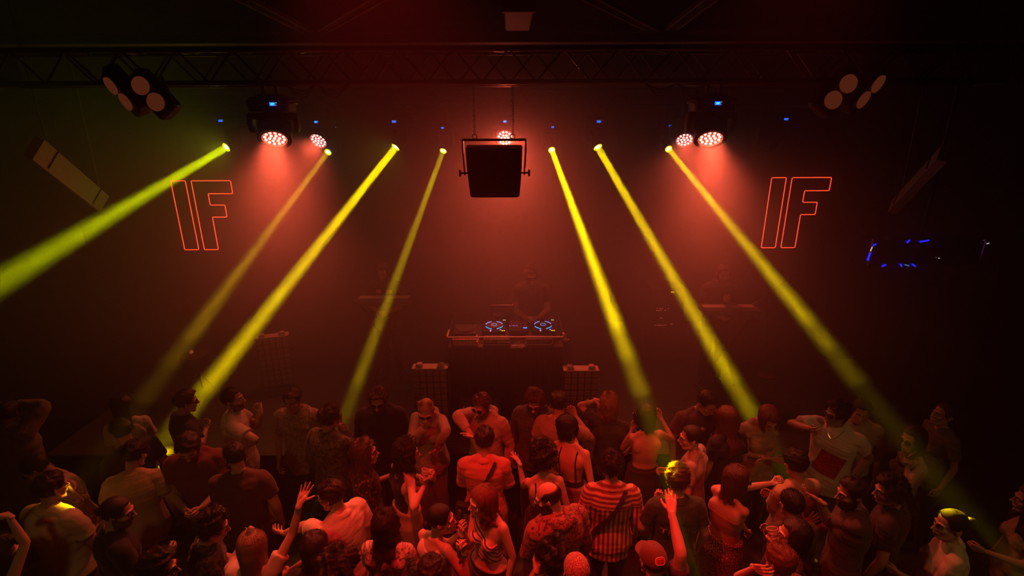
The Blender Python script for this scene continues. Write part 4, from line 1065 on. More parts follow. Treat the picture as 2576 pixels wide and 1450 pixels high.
def make_glasses(Fg, kind, HT, Hm):
    t = Fg.t; up = kind.endswith('up'); dark = kind.startswith('sun')
    def T(p):
        p = np.array(p, float)
        if up:
            R = R3(58, 0, 0); p = R @ (p - np.array((0, .05, .0))) + np.array((0, .045, .085)); p = p * (1.06, 1, 1)
        return HT(p)
    fr = MB(); w = .0026 if kind != 'clear_thin' else .0015
    ln = MB()
    for sg in (-1, 1):
        rx, rz = (.027, .019) if dark else (.023, .019)
        ring = [T((sg * .033 + rx * math.copysign(abs(math.cos(a)) ** .8, math.cos(a)), .096 - abs(math.cos(a)) * .004 - (.006 if sg * math.cos(a) > 0 else 0), .001 + rz * math.sin(a))) for a in np.linspace(0, 2 * math.pi, 21)[:-1]]
        fr.tube(ring, w, 6, closed=True, cap=False)
        fr.tube([T((sg * .060, .090, .006)), T((sg * .079, .050, .008)), T((sg * .080, -.008, .008)), T((sg * .080, -.022, -.008))], w * .9, 6)
        c = sum(ring) / len(ring); nrm = Hm @ (R3(58, 0, 0) if up else np.eye(3)) @ np.array((0, .0012, 0)); V = [c + nrm * 2] + ring
        ln.add(np.array(V), [(0, 1 + i, 1 + (i + 1) % 20) for i in range(20)])
    fr.tube([T((-.010, .099, .004)), T((0, .101, .006)), T((.010, .099, .004))], w, 6)
    g = fr.build('sunglasses' if dark else 'glasses', mat('frame_dark', (.03, .02, .02), .15, .0, .9) if kind != 'clear_thin' else mat('frame_gold', (.7, .5, .3), .2, 1), t, True)
    if dark: ln.build('lens', mat('dark_glass_lens', (.01, .006, .006), .06, 0, .9), g, True)

def scalp_mask(P, line):
    """P in head frame; >0 where hair grows"""
    x, y, z = P.T
    front = z - (line + .016) + .6 * np.clip(.02 - np.abs(x), -1, 0) * .3
    side = z - (-.002)
    back = z - (-.066)
    a = sstep(y, .028, .058); b = sstep(y, -.028, -.008)
    return front * a + (1 - a) * (side * b + (1 - b) * back) 

def hairs(name, P, rad, material, parent):
    """P (n,k,3) strands"""
    n, kk, _ = P.shape; hc = bpy.data.hair_curves.new(name); hc.add_curves([kk] * n)
    hc.attributes['position'].data.foreach_set('vector', np.ascontiguousarray(P, dtype=np.float32).ravel())
    at = hc.attributes.get('radius') or hc.attributes.new('radius', 'FLOAT', 'POINT')
    r = np.tile(np.linspace(1, .25, kk) * rad, n).astype(np.float32); at.data.foreach_set('value', r)
    hc.materials.append(material); o = bpy.data.objects.new(name, hc); COL.objects.link(o); o.parent = parent; return o

def make_hair(Fg, hair, seed, sex, hs):
    style, col = hair[0], hair[1]; opt = hair[2] if len(hair) > 2 else {}
    t, Hm, hc = Fg.t, Fg.Hm, Fg.hc; mt = hairmat(col, HAIRC[col]); rs = np.random.RandomState(seed)
    G = lambda V: (V * hs) @ Hm.T + hc
    vol, rough, line, slen, curl = {'short': (.012, .55, .050, .018, .2), 'buzz': (.004, .2, .048, .005, .1), 'curly': (.026, 1.0, .050, .030, 1.0), 'bigcurly': (.045, 1.0, .046, .045, 1.0), 'wavy': (.020, .6, .045, .035, .5), 'quiff': (.014, .4, .052, .022, .25),
        'slick': (.006, .10, .058, .0, .05), 'long': (.013, .22, .052, .02, .1), 'longcurly': (.030, .7, .050, .03, .8), 'bald': (.006, .5, .050, .008, .15), 'bun': (.007, .15, .056, .008, .1), 'pony': (.008, .15, .056, .010, .1), 'buns': (.008, .2, .055, .010, .1), 'bob': (.018, .25, .050, .018, .15)}[style]
    vol = opt.get('vol', vol)
    nu, nv = 72, 44; th = np.linspace(0.0, math.pi * .86, nv); ph = np.arange(nu) * 2 * math.pi / nu
    TH, PH = np.meshgrid(th, ph, indexing='ij'); D = np.stack([np.sin(TH) * np.cos(PH), np.sin(TH) * np.sin(PH), np.cos(TH)], -1).reshape(-1, 3)
    E = np.array((.0755, .0945, .0855)); C = np.array((0, -.015, .036)); P0 = C + D * E
    mk = scalp_mask(P0, line)
    if style == 'bald': mk = np.minimum(mk, .088 - P0[:, 2] - .9 * np.clip(P0[:, 1], 0, 1)); mk = np.where(P0[:, 1] > .05, -.02, mk)
    g = sstep(mk, -.002, .014); Nn = D / E; Nn /= np.linalg.norm(Nn, axis=1)[:, None]
    if style in ('buzz', 'short', 'quiff'):
        vv = vol * (.45 + .55 * sstep(P0[:, 2], .0, .07))
        if style == 'quiff': vv = vv + .020 * sstep(P0[:, 1], .0, .07) * sstep(P0[:, 2], .04, .09)
    else: vv = np.full(len(P0), vol)
    fz = 70 if curl < .5 else 55
    nz = noise3(P0 * (1, 1, 1), fz, seed) if curl >= .5 else (noise3(P0 * (1.4, .8, 1), 85, seed) if style in ('short', 'quiff', 'buzz') else noise3(P0 * (2.2, .5, 1.2), 60, seed))
    disp = vv * (1 + rough * nz) * g - .016 * (1 - g)
    V = P0 + Nn * disp[:, None]; nzt = np.arange(nv - 1)[:, None] * nu + np.arange(nu)[None]; nx = np.arange(nv - 1)[:, None] * nu + (np.arange(nu) + 1)[None] % nu
    Q = np.stack([nzt, nx, nx + nu, nzt + nu], -1).reshape(-1, 4)[:, ::-1]; Q = Q[:, ::-1]
    hm = link('hair', mesh_np('hair', G(V), Q), mt, t)
    # loose strands over the cap
    if slen > 0:
        n = 1100 if curl > .7 else (1300 if style in ('short', 'quiff') else 600)
        ok = np.where(g > .8)[0]
        if len(ok):
            id_ = rs.choice(ok, n); p = V[id_] + rs.normal(0, .003, (n, 3)); nn = Nn[id_]
            down = np.array((0, -.35, -1.0)) if style not in ('quiff', 'short') else np.array((0, .7, -.25))
            tg = down - nn * (nn @ down)[:, None]; tg /= np.maximum(np.linalg.norm(tg, axis=1), 1e-6)[:, None]
            kk = 8; up = .62 if style in ('short', 'quiff') else .35; S = np.zeros((n, kk, 3)); L = slen * rs.uniform(.6, 1.3, n)[:, None]
            rnd = rs.normal(0, 1, (n, 3)); rnd -= nn * (rnd * nn).sum(1)[:, None]; rnd /= np.linalg.norm(rnd, axis=1)[:, None]
            ax2 = np.cross(nn, rnd); phs = rs.uniform(0, 6.3, n)[:, None]
            for i in range(kk):
                s = i / (kk - 1)
                S[:, i] = p - nn * .004 + nn * L * s * (up + .3 * curl) + (tg + rnd * .45) * L * s * (1 - .7 * curl) * (1 - .25 * s)
                if curl > .3: 
                    w = .006 * curl * s ** .5; S[:, i] += rnd * w * np.cos(phs + s * 9) + ax2 * w * np.sin(phs + s * 9)
            hairs('hair_strands', G(S.reshape(-1, 3)).reshape(n, kk, 3), .0009 if curl < .7 else .0009, mt, hm)
    k = Fg.k
    if style in ('long', 'longcurly', 'bob'):
        Ln = opt.get('len', .34 if style == 'long' else .30); 
        if style == 'bob': Ln = opt.get('len', .10)
        wave = opt.get('wave', .006 if style == 'long' else .016); spread = opt.get('spread', 1.0)
        if style == 'bob': wave = .003
        side0 = opt.get('front', 62)          # how far round to the face the curtain reaches
        locks = MB(); nl = 22; paths = []
        def push(p):                          # keep off the shoulders and the back (body frame)
            z = p[2]
            c0 = np.array((0, -.012)) + Fg.shv(np.array([[0, 0, min(z, 1.45 * k)]]))[0][:2]
            w, d = (.185 * k, .118 * k); e = float(np.clip((1.47 * k + .0 - z) / .07, 0, 1)); w = .06 + (w - .06) * e; d = .06 + (d - .06) * e
            q = (p[:2] - c0) / (w, d); L = np.linalg.norm(q)
            if L < 1.0: 
                if q[1] < .2: q = np.array((q[0], -math.sqrt(max(1 - min(q[0], .98) ** 2, .02)) if abs(q[0]) < .98 else -.2))
                else: q = q / max(L, 1e-3)
                p = np.array((*(q * (w, d) + c0), z))
            return p
        for i in range(nl):
            a = math.radians(90 + side0 + (360 - 2 * side0) * i / (nl - 1)); dx, dy = math.cos(a), math.sin(a)
            Lk = Ln * rs.uniform(.85, 1.08); pts = []
            for s in (.25, .5, .75, 1.0):
                th_ = s * math.pi * .55; d = np.array((dx * math.sin(th_), dy * math.sin(th_), math.cos(th_)))
                pts.append(G((C + d * (E + vol * .55))[None])[0])
            nseg = max(3, int(Lk / .035)); p = pts[-1].copy(); ph0 = rs.uniform(0, 6.3); out = pts[-1] - pts[-2]
            hv = p[:2] - hc[:2]; hv = hv / max(np.linalg.norm(hv), 1e-3)
            for j in range(nseg):
                s = (j + 1) / nseg; p = p + np.array((0, 0, -Lk / nseg)); p[:2] -= hv * .0035 * (1 if spread < 1.1 else -.8) * (1 if s < .5 else .2)
                pts.append(push(p + np.array((hv[0], hv[1], 0)) * .0 + wave * np.array((math.cos(ph0 + s * 11), math.sin(ph0 + s * 11), 0)) * s ** .5)); 
            paths.append(np.array(pts)); m_ = len(pts); r = np.full(m_, .0185 * spread); r[0] = .012; r[-3:] = (.016 * spread, .011, .004)
            locks.tube(pts, r, 8, sub=2)
        Vh, Qh = remesh(locks, .0075, 3); Nh = vnormals(Vh, Qh)
        zf = 8 if style == 'long' else 40
        Vh = Vh + Nh * (.0035 * noise3(Vh * (1, 1, .14 if style != 'longcurly' else .8), 110 if style != 'longcurly' else 60, seed, 2))[:, None]
        mt2 = hairmat(opt['tips'], HAIRC[opt['tips']]) if 'tips' in opt else mt
        ho = link('long_hair', mesh_np('long_hair', Vh, Qh), mt2, hm)
        n = 520 if style != 'longcurly' else 800; kk = 14; S = np.zeros((n, kk, 3))
        for i in range(n):
            P = paths[rs.randint(nl)]; u = np.linspace(0.02, 1, kk) * (len(P) - 1); ii = np.minimum(u.astype(int), len(P) - 2); q = P[ii] * (1 - (u - ii))[:, None] + P[ii + 1] * (u - ii)[:, None]
            o = rs.normal(0, 1, 3); o /= np.linalg.norm(o); o *= .0185 * spread * rs.uniform(.8, 1.25); q = q + o
            if style == 'longcurly': phz = rs.uniform(0, 6.3); sc = np.linspace(0, 1, kk)[:, None]; q = q + .009 * sc ** .5 * np.stack([np.cos(phz + sc[:, 0] * 22), np.sin(phz + sc[:, 0] * 22), np.zeros(kk)], 1)
            S[i] = q
        hairs('hair_strands', S, .0007, mt2, ho)
    if style in ('bun', 'pony', 'buns'):
        if style == 'bun':
            bp = opt.get('at', (0, -.115, .045)); b = MB().ell(bp, (.034, .030, .032), nu=20, nv=14); Vb = b.verts(); Vb = Vb + .004 * noise3(Vb, 120, seed)[:, None] * (Vb - np.array(bp)) / .03
            mb = MB(); mb.add(G(Vb), b.f); mb.build('hair_bun', mt, hm, True)
        elif style == 'buns':
            for sg in (-1, 1):
                b = MB().ell((sg * .052, -.010, .135), (.026, .024, .026), nu=18, nv=12); Vb = b.verts(); Vb = Vb + .006 * noise3(Vb, 120, seed + sg)[:, None] * (Vb - np.array((sg * .052, -.01, .135))) / .03
                mb = MB(); mb.add(G(Vb), b.f); mb.build('hair_bun', mt, hm, True)
                n = 90; S = np.zeros((n, 6, 3)); c = np.array((sg * .052, -.01, .135))
                for i in range(n):
                    d = rs.normal(0, 1, 3); d /= np.linalg.norm(d); 
                    for j in range(6): S[i, j] = c + d * (.022 + .005 * j) + rs.normal(0, .0015, 3)
                hairs('hair_strands', G(S.reshape(-1, 3)).reshape(n, 6, 3), .0007, mt, hm)
        else:
            p0 = np.array(opt.get('at', (0, -.112, .045))); w0 = G(p0[None])[0]; back = Hm @ np.array((0, -1, .1)); Ln = opt.get('len', .22)
            P = [w0 - back * .012]; 
            for j in range(1, 8): s = j / 7; P.append(w0 + back * .055 * math.sin(min(s * 2.2, 1.57)) + np.array((0, 0, .02 * math.sin(s * 3.1) - Ln * s ** 1.4)))
            P = np.array(P); r = [.012, .030, .036, .034, .030, .024, .016, .006]; mb = MB().tube(P, r, 14, sub=3); Vp = mb.verts(); 
            Vp = Vp + .006 * noise3(Vp, 60, seed)[:, None] * rs.normal(0, .25, 3); mb2 = MB(); mb2.add(Vp, mb.f); po = mb2.build('ponytail', mt, hm, True)
            n = 420; kk = 12; S = np.zeros((n, kk, 3)); u = np.linspace(0, 1, kk) * 6.99; ii = u.astype(int)
            for i in range(n):
                q = P[ii] * (1 - (u - ii))[:, None] + P[np.minimum(ii + 1, 7)] * (u - ii)[:, None]; o = rs.normal(0, 1, 3); o /= np.linalg.norm(o)
                q = q + o * np.interp(u, range(8), r)[:, None] * rs.uniform(.7, 1.5) * np.linspace(.4, 1.2, kk)[:, None]; q += .006 * np.stack([np.sin(u * 1.7 + i), np.cos(u * 1.3 + i), np.zeros(kk)], 1) * np.linspace(0, 1, kk)[:, None]; S[i] = q
            hairs('hair_strands', S, .0007, mt, po)

def make_top(Fg, top, m0, rb, arm_tube, q, f, k, build, seed):
    kind, col = top[0], top[1]; opt = top[2] if len(top) > 2 else {}
    t = Fg.t
    if kind == 'none': return
    mt = col if not isinstance(col, tuple) else cloth(opt.get('name', '%d' % (hash(col) % 99991)), col)
    inf = {'tank': .007, 'strap': .006, 'tube': .006, 'crop': .007, 'blouse': .015, 'tee': .012, 'shirt': .014, 'hoodie': .022, 'sweater': .015, 'jacket': .020}[kind] + opt.get('inf', 0)
    hem = opt.get('hem', {'tank': .93, 'strap': .96, 'tube': 1.03, 'crop': 1.10, 'blouse': .84, 'tee': .80, 'shirt': .78, 'hoodie': .80, 'sweater': .80, 'jacket': .76}[kind])
    m = MB(); rr = []
    for (cx, cy_, z, w, d, e) in rb:
        if z < (hem + .02) * k: continue
        if z > 1.455 * k: w, d = w - .004, d - .003
        lo = np.clip((1.15 * k - z) / (.35 * k), 0, 1); ii = inf + lo * (.018 if kind in ('tee', 'shirt', 'blouse', 'jacket', 'sweater', 'hoodie') else 0) + lo * opt.get('loose', 0)
        if f and kind in ('tee', 'blouse', 'shirt', 'hoodie'): ii += .018 * np.exp(-((z / k - 1.08) / .1) ** 2)
        if z > 1.46 * k: ii *= .7
        rr.append((cx, cy_, z, w + ii, d + ii, e))
    b0 = rr[0]; z0 = hem * k; rr.insert(0, (b0[0], b0[1], z0, b0[3] + .004, b0[4] + .004, b0[5]))
    m.loft(rr); m.v[0] = Fg.shv(m.v[0])
    ar = (.82 if f else 1.0) * (build * .4 + .6)
    bare = kind in ('tank', 'strap', 'tube', 'crop')
    if f:
        for sg in (-1, 1): m.ell(q((sg * .070 * k, .075 * k, 1.255 * k)), np.array((.058, .052, .056)) * k + inf)
    else:
        for sg in (-1, 1): m.ell(q((sg * .075 * k, .062 * k, 1.30 * k)), np.array((.075, .045, .060)) * k * build + inf * .8)
    for sg in (-1, 1):
        if hem < .95: m.ell((sg * .078 * k, -.058 * k, .885 * k), np.array((.078, .072, .08 if hem < .84 else .05)) * k + inf * .6)
        m.ell(q((sg * .085 * k, -.065 * k, 1.33 * k)), np.array((.07, .045, .085)) * k * build + inf * .7)
    if not bare:
        m.ell(q((0, .052 * k, 1.27 * k)), np.array((.125 if f else .145, .062 if f else .055, .11)) * k + inf)
        m.ell(q((0, -.052 * k, 1.32 * k)), np.array((.14 if f else .15, .045, .11)) * k + inf * .8)
        sl = opt.get('sleeve', {'tee': .62, 'shirt': .72, 'blouse': .7, 'hoodie': 1.92, 'sweater': 1.92, 'jacket': 1.93}[kind])
        for A in Fg.arm:
            m.ell(A['S'] + (-A['sg'] * .016, 0, -.008), np.array((.057, .056, .055)) * k * ar + inf * .85 + .003)
            if sl < 1.2: arm_tube(m, A, inf * .9, 0, sl, .012 + opt.get('flare', 0))
            else: arm_tube(m, A, inf * .75, 0, sl, -.002)
            m.tube([A['S'], A['S'] * .6 + q((0, -.012, 1.30 * k)) * .4], .058 * k, 10)
        for sg in (-1, 1): m.tube([q((sg * .13 * k, -.02, 1.43 * k)), q((sg * .060, -.025, 1.478 * k))], [.035 * k * ar + inf * .95, .036 * ar + inf * .45], 10)
    if kind == 'hoodie' or opt.get('hood'):
        c = q((0, -.085, 1.47 * k)); m.tube([c + (-.085, .055, -.005), c + (-.06, -.015, .01), c + (0, -.035, .005), c + (.06, -.015, .01), c + (.085, .055, -.005)], [.028, .040, .044, .040, .028], 12, sub=3)
    V, Q = remesh(m, .0095, 3); N = vnormals(V, Q)
    # folds: long ones on the body, rings on sleeves
    amp = opt.get('fold', {'tank': .0015, 'strap': .001, 'tube': .001, 'crop': .0015}.get(kind, .0095))
    hemz = 1 + .7 * sstep(1.12 * k - V[:, 2], 0, .25); rdg = 1 - 2 * np.abs(noise3(V * (1, 1, .45), 17, seed, 2))
    V = V + N * (amp * hemz * (.55 * noise3(V * (1, 1, .5), 24, seed + 2, 3) + .5 * rdg * sstep(1.42 * k - V[:, 2], 0, .1)) + amp * .45 * noise3(V * (.6, .6, 1.6), 34, seed + 7, 2))[:, None]
    if not bare: V = V + N * (.0065 * sstep(V[:, 2], 1.27 * k, 1.36 * k))[:, None]
    if bare:      # sink the cloth below the skin where the garment is cut away
        z = V[:, 2] / k; x = V[:, 0] / k - 0; y = V[:, 1]; L = Fg.shv(np.zeros((1, 3)) + (0, 0, 1.4 * k))[0]; x = x - L[0]; back = y < L[1] - .01
        zt = {'tank': np.where(back, 1.385, 1.33), 'strap': np.where(back, opt.get('back', 1.18), 1.285), 'tube': np.full(len(z), opt.get('topz', 1.27)), 'crop': np.where(back, 1.36, 1.32)}[kind]
        cut = z - zt
        if kind in ('tank', 'crop'): cut = np.maximum(cut * 1.0 - .09 * (np.abs(x) / .12) ** 2 * 1.0, np.abs(x) - (.118 + .0)) if not opt.get('one') else np.maximum(z - (1.34 + .55 * x * opt['one']), np.abs(x) - .135)
        if kind == 'strap':
            st = np.minimum(np.abs(np.abs(x) - .088), 1) - .007; cut = np.minimum(cut, np.maximum(st, -.02)) if opt.get('straps', True) else cut
        g = sstep(cut, -.002, .012); V = V - N * (g * (inf + .016))[:, None]
    o = link({'tank': 'tank_top', 'strap': 'strappy_top', 'tube': 'bandeau_top', 'crop': 'crop_top', 'blouse': 'blouse', 'tee': 't_shirt', 'shirt': 'shirt', 'hoodie': 'hoodie', 'sweater': 'sweater', 'jacket': 'jacket'}[kind], mesh_np('top', V, Q), mt, t)
    Fg.top = o; Fg.topV = V
    if not bare and not opt.get('hood') and kind != 'hoodie':
        c = MB(); shirt = kind == 'shirt' or opt.get('collar'); r = (.073 if not f else .064); pts = []
        a0, a1 = ((-62, 242) if shirt else (0, 345))
        for a in np.linspace(a0 - 90, a1 - 90, 17) if False else np.linspace(90 + 28, 90 + 332, 17) if shirt else np.linspace(90, 90 + 345, 24):
            a = math.radians(a); fy_ = math.sin(a)
            pts.append(q((r * math.cos(a) * 1.04, -.016 + r * fy_ * .98, (1.482 if shirt else 1.466) * k - .022 * max(fy_, -.35) - (.012 if shirt and fy_ > .5 else 0))))
        if shirt: c.tube(pts, .013, 8, sub=2, flat=(.42, 1.3), xh=(pts[0][0], pts[0][1], 0)); c.build('collar', mt, o, True)
        else: c.tube(pts, .0085, 8, closed=True, cap=False); c.build('neckband', mt, o, True)
    if opt.get('open'):      # unbuttoned front: darker strip of skin between two edges
        e = MB()
        for sg in (-1, 1): e.tube([q((sg * .058, .055, 1.475 * k)), q((sg * .045, .105, 1.40 * k)), q((sg * .02, .128, 1.30 * k)), q((0, .135, 1.24 * k))], .006, 8, sub=3, flat=(1.6, .5))
        e.build('shirt_placket', mt, o, True)
        MB().add(np.array([q((-.05, .078, 1.455 * k)), q((.05, .078, 1.455 * k)), q((.030, .128, 1.34 * k)), q((0, .1405, 1.25 * k)), q((-.030, .128, 1.34 * k))]), [(0, 1, 2, 3, 4)]).build('bare_chest', skin('tan'), o)

def make_bottom(Fg, bottom, leg_tubes, rb, f, k, seed, legs):
    kind, col = bottom[0], bottom[1]; opt = bottom[2] if len(bottom) > 2 else {}
    mt = col if not isinstance(col, tuple) else cloth('%d' % (hash(col) % 99991), col); t = Fg.t; m = MB()
    top_z = opt.get('waist', 1.0 if not f else 1.04); inf = .012 + opt.get('inf', 0)
    rr = [(cx, cy_, z, w + inf * .7, d + inf * .7, e) for (cx, cy_, z, w, d, e) in rb if z < top_z * k + .001]
    l = rr[-1]; rr.append((l[0], l[1], top_z * k, l[3], l[4], l[5])) if l[2] < top_z * k - .004 else None
    if kind == 'pants':
        m.loft(rr); m.v[0] = Fg.shv(m.v[0]); leg_tubes(m, inf + opt.get('wide', .006), flare=opt.get('wide', .006))
        for sg in (-1, 1): m.ell((sg * .078 * k, -.058 * k, .885 * k), np.array((.078, .072, .08)) * k + inf * .5)
    elif kind == 'shorts':
        m.loft(rr); m.v[0] = Fg.shv(m.v[0]); leg_tubes(m, inf + .012, end=.4, flare=.03)
    else:
        L = opt.get('len', .50); z1 = (top_z - L) * k; w1 = opt.get('hemw', .23); r2 = [(0, 0, z1, w1 * k, w1 * .72 * k, 2), (0, 0, (z1 + .86 * k) / 2, (w1 + .19) / 2 * k, (w1 * .72 + .14) / 2 * k, 2), (0, -.01, .88 * k, .19 * k, .142 * k, 2.2)] + [r for r in rr if r[2] > .93 * k]
        m.loft(r2); m.v[0] = Fg.shv(m.v[0])
    V, Q = remesh(m, .013, 2); N = vnormals(V, Q)
    V = V + N * (.005 * noise3(V * (1, 1, .5), 24, seed + 3, 3))[:, None]
    o = link({'pants': 'trousers', 'shorts': 'shorts'}.get(kind, 'skirt'), mesh_np('bottom', V, Q), mt, t); Fg.bottom = o
    if opt.get('belt'):
        z = (top_z - .02) * k; l = rr[-1]; pts = [Fg.shv(np.array([[ (l[3] + .008) * math.cos(a), l[1] + (l[4] + .008) * math.sin(a), z]]))[0] for a in np.linspace(0, 2 * math.pi, 29)[:-1]]
        MB().tube(pts, .016, 8, closed=True, cap=False, flat=(.35, 1)).build('belt', cloth('belt', (.02, .015, .012), .5), o, True)
    for (hp, kn, an) in legs:
        s = MB().tube([an + (0, -.05, -.045), an + (0, .03, -.048), an + (0, .12, -.058), an + (0, .165, -.062)], [.040, .042, .040, .026], 12, sub=3, flat=(1, .62) if False else (1, 1)); 
        Vv = s.verts(); Vv[:, 2] = np.maximum(Vv[:, 2], .0); mb = MB(); mb.add(Vv, s.f); mb.build('shoe', cloth(opt.get('shoe', 'shoe_dark'), (.03, .03, .03) if opt.get('shoe') is None else (.5, .48, .45), .6), t, True)

# ------------------------------------------------------------------ small extras on people
def x_strap(Fg, side, mt=None, back=True):
    """cross-body strap over one shoulder"""
    k = Fg.k; pts = []; 
    for s in np.linspace(0, 1, 9):
        x = side * (.105 - .26 * s) * k; z = (1.475 - .44 * s) * k; yb = -(.10 + .035 * math.sin(s * 3.1)) * k if s > .06 else -.03
        pts.append(Fg.shv(np.array([[x, yb, z]]))[0])
    V = Fg.topV; out = []
    for p in pts:    # rest on the cloth
        d = V - p; near = V[(np.abs(d[:, 0]) < .02) & (np.abs(d[:, 2]) < .02) & (V[:, 1] < p[1] + .12)]
        if len(near): p = np.array((p[0], near[:, 1].min() - .004, p[2]))
        out.append(p)
    MB().tube(out, .021, 8, sub=3, flat=(1, .16), xh=(.8, 0, .6)).build('bag_strap', cloth('strap', (.012, .012, .014), .6), Fg.t, True)
def x_bag(Fg, side):
    k = Fg.k; c = Fg.shv(np.array([[-side * .19 * k, -.10, .99 * k]]))[0]; MB().box(c, (.16, .07, .12), R3(0, side * 12, 0), bev=.02).build('bag', cloth('strap', (.012, .012, .014), .6), Fg.t, True)
def x_bandana(Fg, mtl=None):
    HT, Hm = Fg.HT, Fg.Hm; m = MB().ell((0, -.014, .042), (.083, .102, .092), nu=30, nv=20); V = m.verts(); V[:, 2] = np.where(V[:, 2] < .02, .02 - (.02 - V[:, 2]) * .25, V[:, 2]); V = V + .003 * noise3(V, 60, 4)[:, None]
    mb = MB(); mb.add(np.array([HT(v) for v in V]), m.f); b = mb.build('bandana', mtl, Fg.t, True)
    MB().ell(HT((0, -.11, .01)), (.02, .02, .02)).tube([HT((0, -.11, .01)), HT((.02, -.13, -.03)), HT((.025, -.13, -.07))], [.012, .012, .006], 8).build('bandana_knot', mtl, b, True)
def x_cap(Fg):
    HT, Hm = Fg.HT, Fg.Hm; mt = cloth('cap', (.16, .06, .05), .8)
    m = MB().ell((0, -.014, .046), (.086, .107, .095), nu=36, nv=24); V = m.verts(); V[:, 2] = np.maximum(V[:, 2], .030); mb = MB(); mb.add(np.array([HT(v) for v in V]), m.f); c = mb.build('cap_crown', mt, Fg.t, True, 50)
    P = []; Fc = []; n = 16
    for side in (0, 1):
        for i in range(n + 1):
            a = math.radians(20 + 140 * i / n); P.append((.083 * math.cos(a), -.014 + .104 * math.sin(a) - .004, .040 - side * .004))
        for i in range(n + 1):
            a = math.radians(20 + 140 * i / n); P.append((.080 * math.cos(a), .055 + .098 * math.sin(a) ** .8, .040 - side * .004 - .020 * abs(math.cos(a)) + .004))
    m1 = n + 1
    for i in range(n): Fc += [(i, i + 1, m1 + i + 1, m1 + i), (2 * m1 + i + 1, 2 * m1 + i, 3 * m1 + i, 3 * m1 + i + 1), (m1 + i, m1 + i + 1, 3 * m1 + i + 1, 3 * m1 + i)]
    mb = MB(); mb.add(np.array([HT(p) for p in P]), Fc); mb.build('cap_peak', mt, c, True, 50)
    MB().ell(HT((0, -.014, .139)), (.007, .007, .004)).build('cap_button', mt, c, True)
    # badge: rounded outline with a looping mark, on the side that faces the camera
    def on(a, z):   # point on crown
        s = math.sqrt(max(1 - ((z - .046) / .098) ** 2, 0)); return HT((.0885 * s * math.cos(a), -.014 + .110 * s * math.sin(a), z))
    def loop(w, h, n=22): return [(w * math.copysign(abs(math.cos(q)) ** .55, math.cos(q)), h * math.copysign(abs(math.sin(q)) ** .8, math.sin(q))) for q in np.linspace(0, 2 * math.pi, n)[:-1]]
    a0 = math.radians(-92); zc = .088
    f_ = MB(); ring = [on(a0 + u / .09, zc + v) for u, v in loop(.038, .020)]; ctr = on(a0, zc); mid = [on(a0 + u / .09, zc + v) for u, v in loop(.020, .0105)]; nr = len(ring); f_.add(np.array([ctr] + mid + ring), [(0, 1 + i, 1 + (i + 1) % nr) for i in range(nr)] + [(1 + i, 1 + nr + i, 1 + nr + (i + 1) % nr, 1 + (i + 1) % nr) for i in range(nr)])
    bdg = f_.build('cap_badge', cloth('badge_red', (.75, .05, .03), .5), c, True)
    MB().tube([on(a0 + u / .09, zc + v) for u, v in loop(.039, .021)], .0024, 6, closed=True, cap=False).build('badge_outline', cloth('badge_pale', (.9, .7, .6), .5), bdg, True)
    g = MB(); g.tube([on(a0 + u / .089, zc + v) for u, v in ((-.020, .004), (-.014, .009), (-.006, .006), (-.012, -.001), (-.019, -.007), (-.004, -.008))], .0016, 6, sub=3)
    g.tube([on(a0 + u / .089, zc + v) for u, v in ((.002, .008), (.014, .008), (.019, .0), (.014, -.008), (.002, -.008), (.002, .008))], .0016, 6, sub=2); g.build('badge_mark', cloth('badge_dark', (.12, .01, .01), .5), bdg, True)
def x_phones(Fg):
    HT = Fg.HT; m = MB().tube([HT((-.083, -.01, .0)), HT((-.085, -.012, .07)), HT((-.05, -.014, .125)), HT((0, -.015, .142)), HT((.05, -.014, .125)), HT((.085, -.012, .07)), HT((.083, -.01, .0))], .007, 8, sub=3, flat=(.7, 1.4)); m.ell(HT((-.090, -.008, -.005)), (.018, .032, .036), Fg.Hm); m.ell(HT((.090, -.008, -.005)), (.018, .032, .036), Fg.Hm)
    m.build('headphones', M_BLACK, Fg.t, True)
def surf(Fg, x, z, back=True, off=.003):
    """point of the garment surface at local x,z (front or back), lean included in x,z"""
    V = Fg.topV; d = np.hypot(V[:, 0] - x, V[:, 2] - z); c = V[d < .022]; c = c if len(c) else V[d.argsort()[:6]]
    y = c[:, 1].min() if back else c[:, 1].max(); w = c[np.abs(c[:, 1] - y) < .02]; return np.array((x, w[:, 1].mean() + (-off - .003 if back else off + .003), z))
def surffit(Fg, cx, cz, w, h, back):
    V = Fg.topV; m = (np.abs(V[:, 0] - cx) < w / 2 + .02) & (np.abs(V[:, 2] - cz) < h / 2 + .02); C = V[m]
    ym = C[:, 1].mean(); C = C[C[:, 1] < ym - .03] if back else C[C[:, 1] > ym + .03]
    F = lambda x, z: np.stack([np.ones_like(x), x, z, x * x, z * z, x * z], -1)
    co, *_ = np.linalg.lstsq(F(C[:, 0] - cx, C[:, 2] - cz), C[:, 1], rcond=None); r = C[:, 1] - F(C[:, 0] - cx, C[:, 2] - cz) @ co
    off = min(-np.percentile(-r, 97), 0) * 1.0 - .003 if back else np.percentile(r, 97) + .003
    if back: off = -np.percentile(-r, 97) - .003
    return lambda x, z: float(F(np.array(x - cx), np.array(z - cz)) @ co + off)
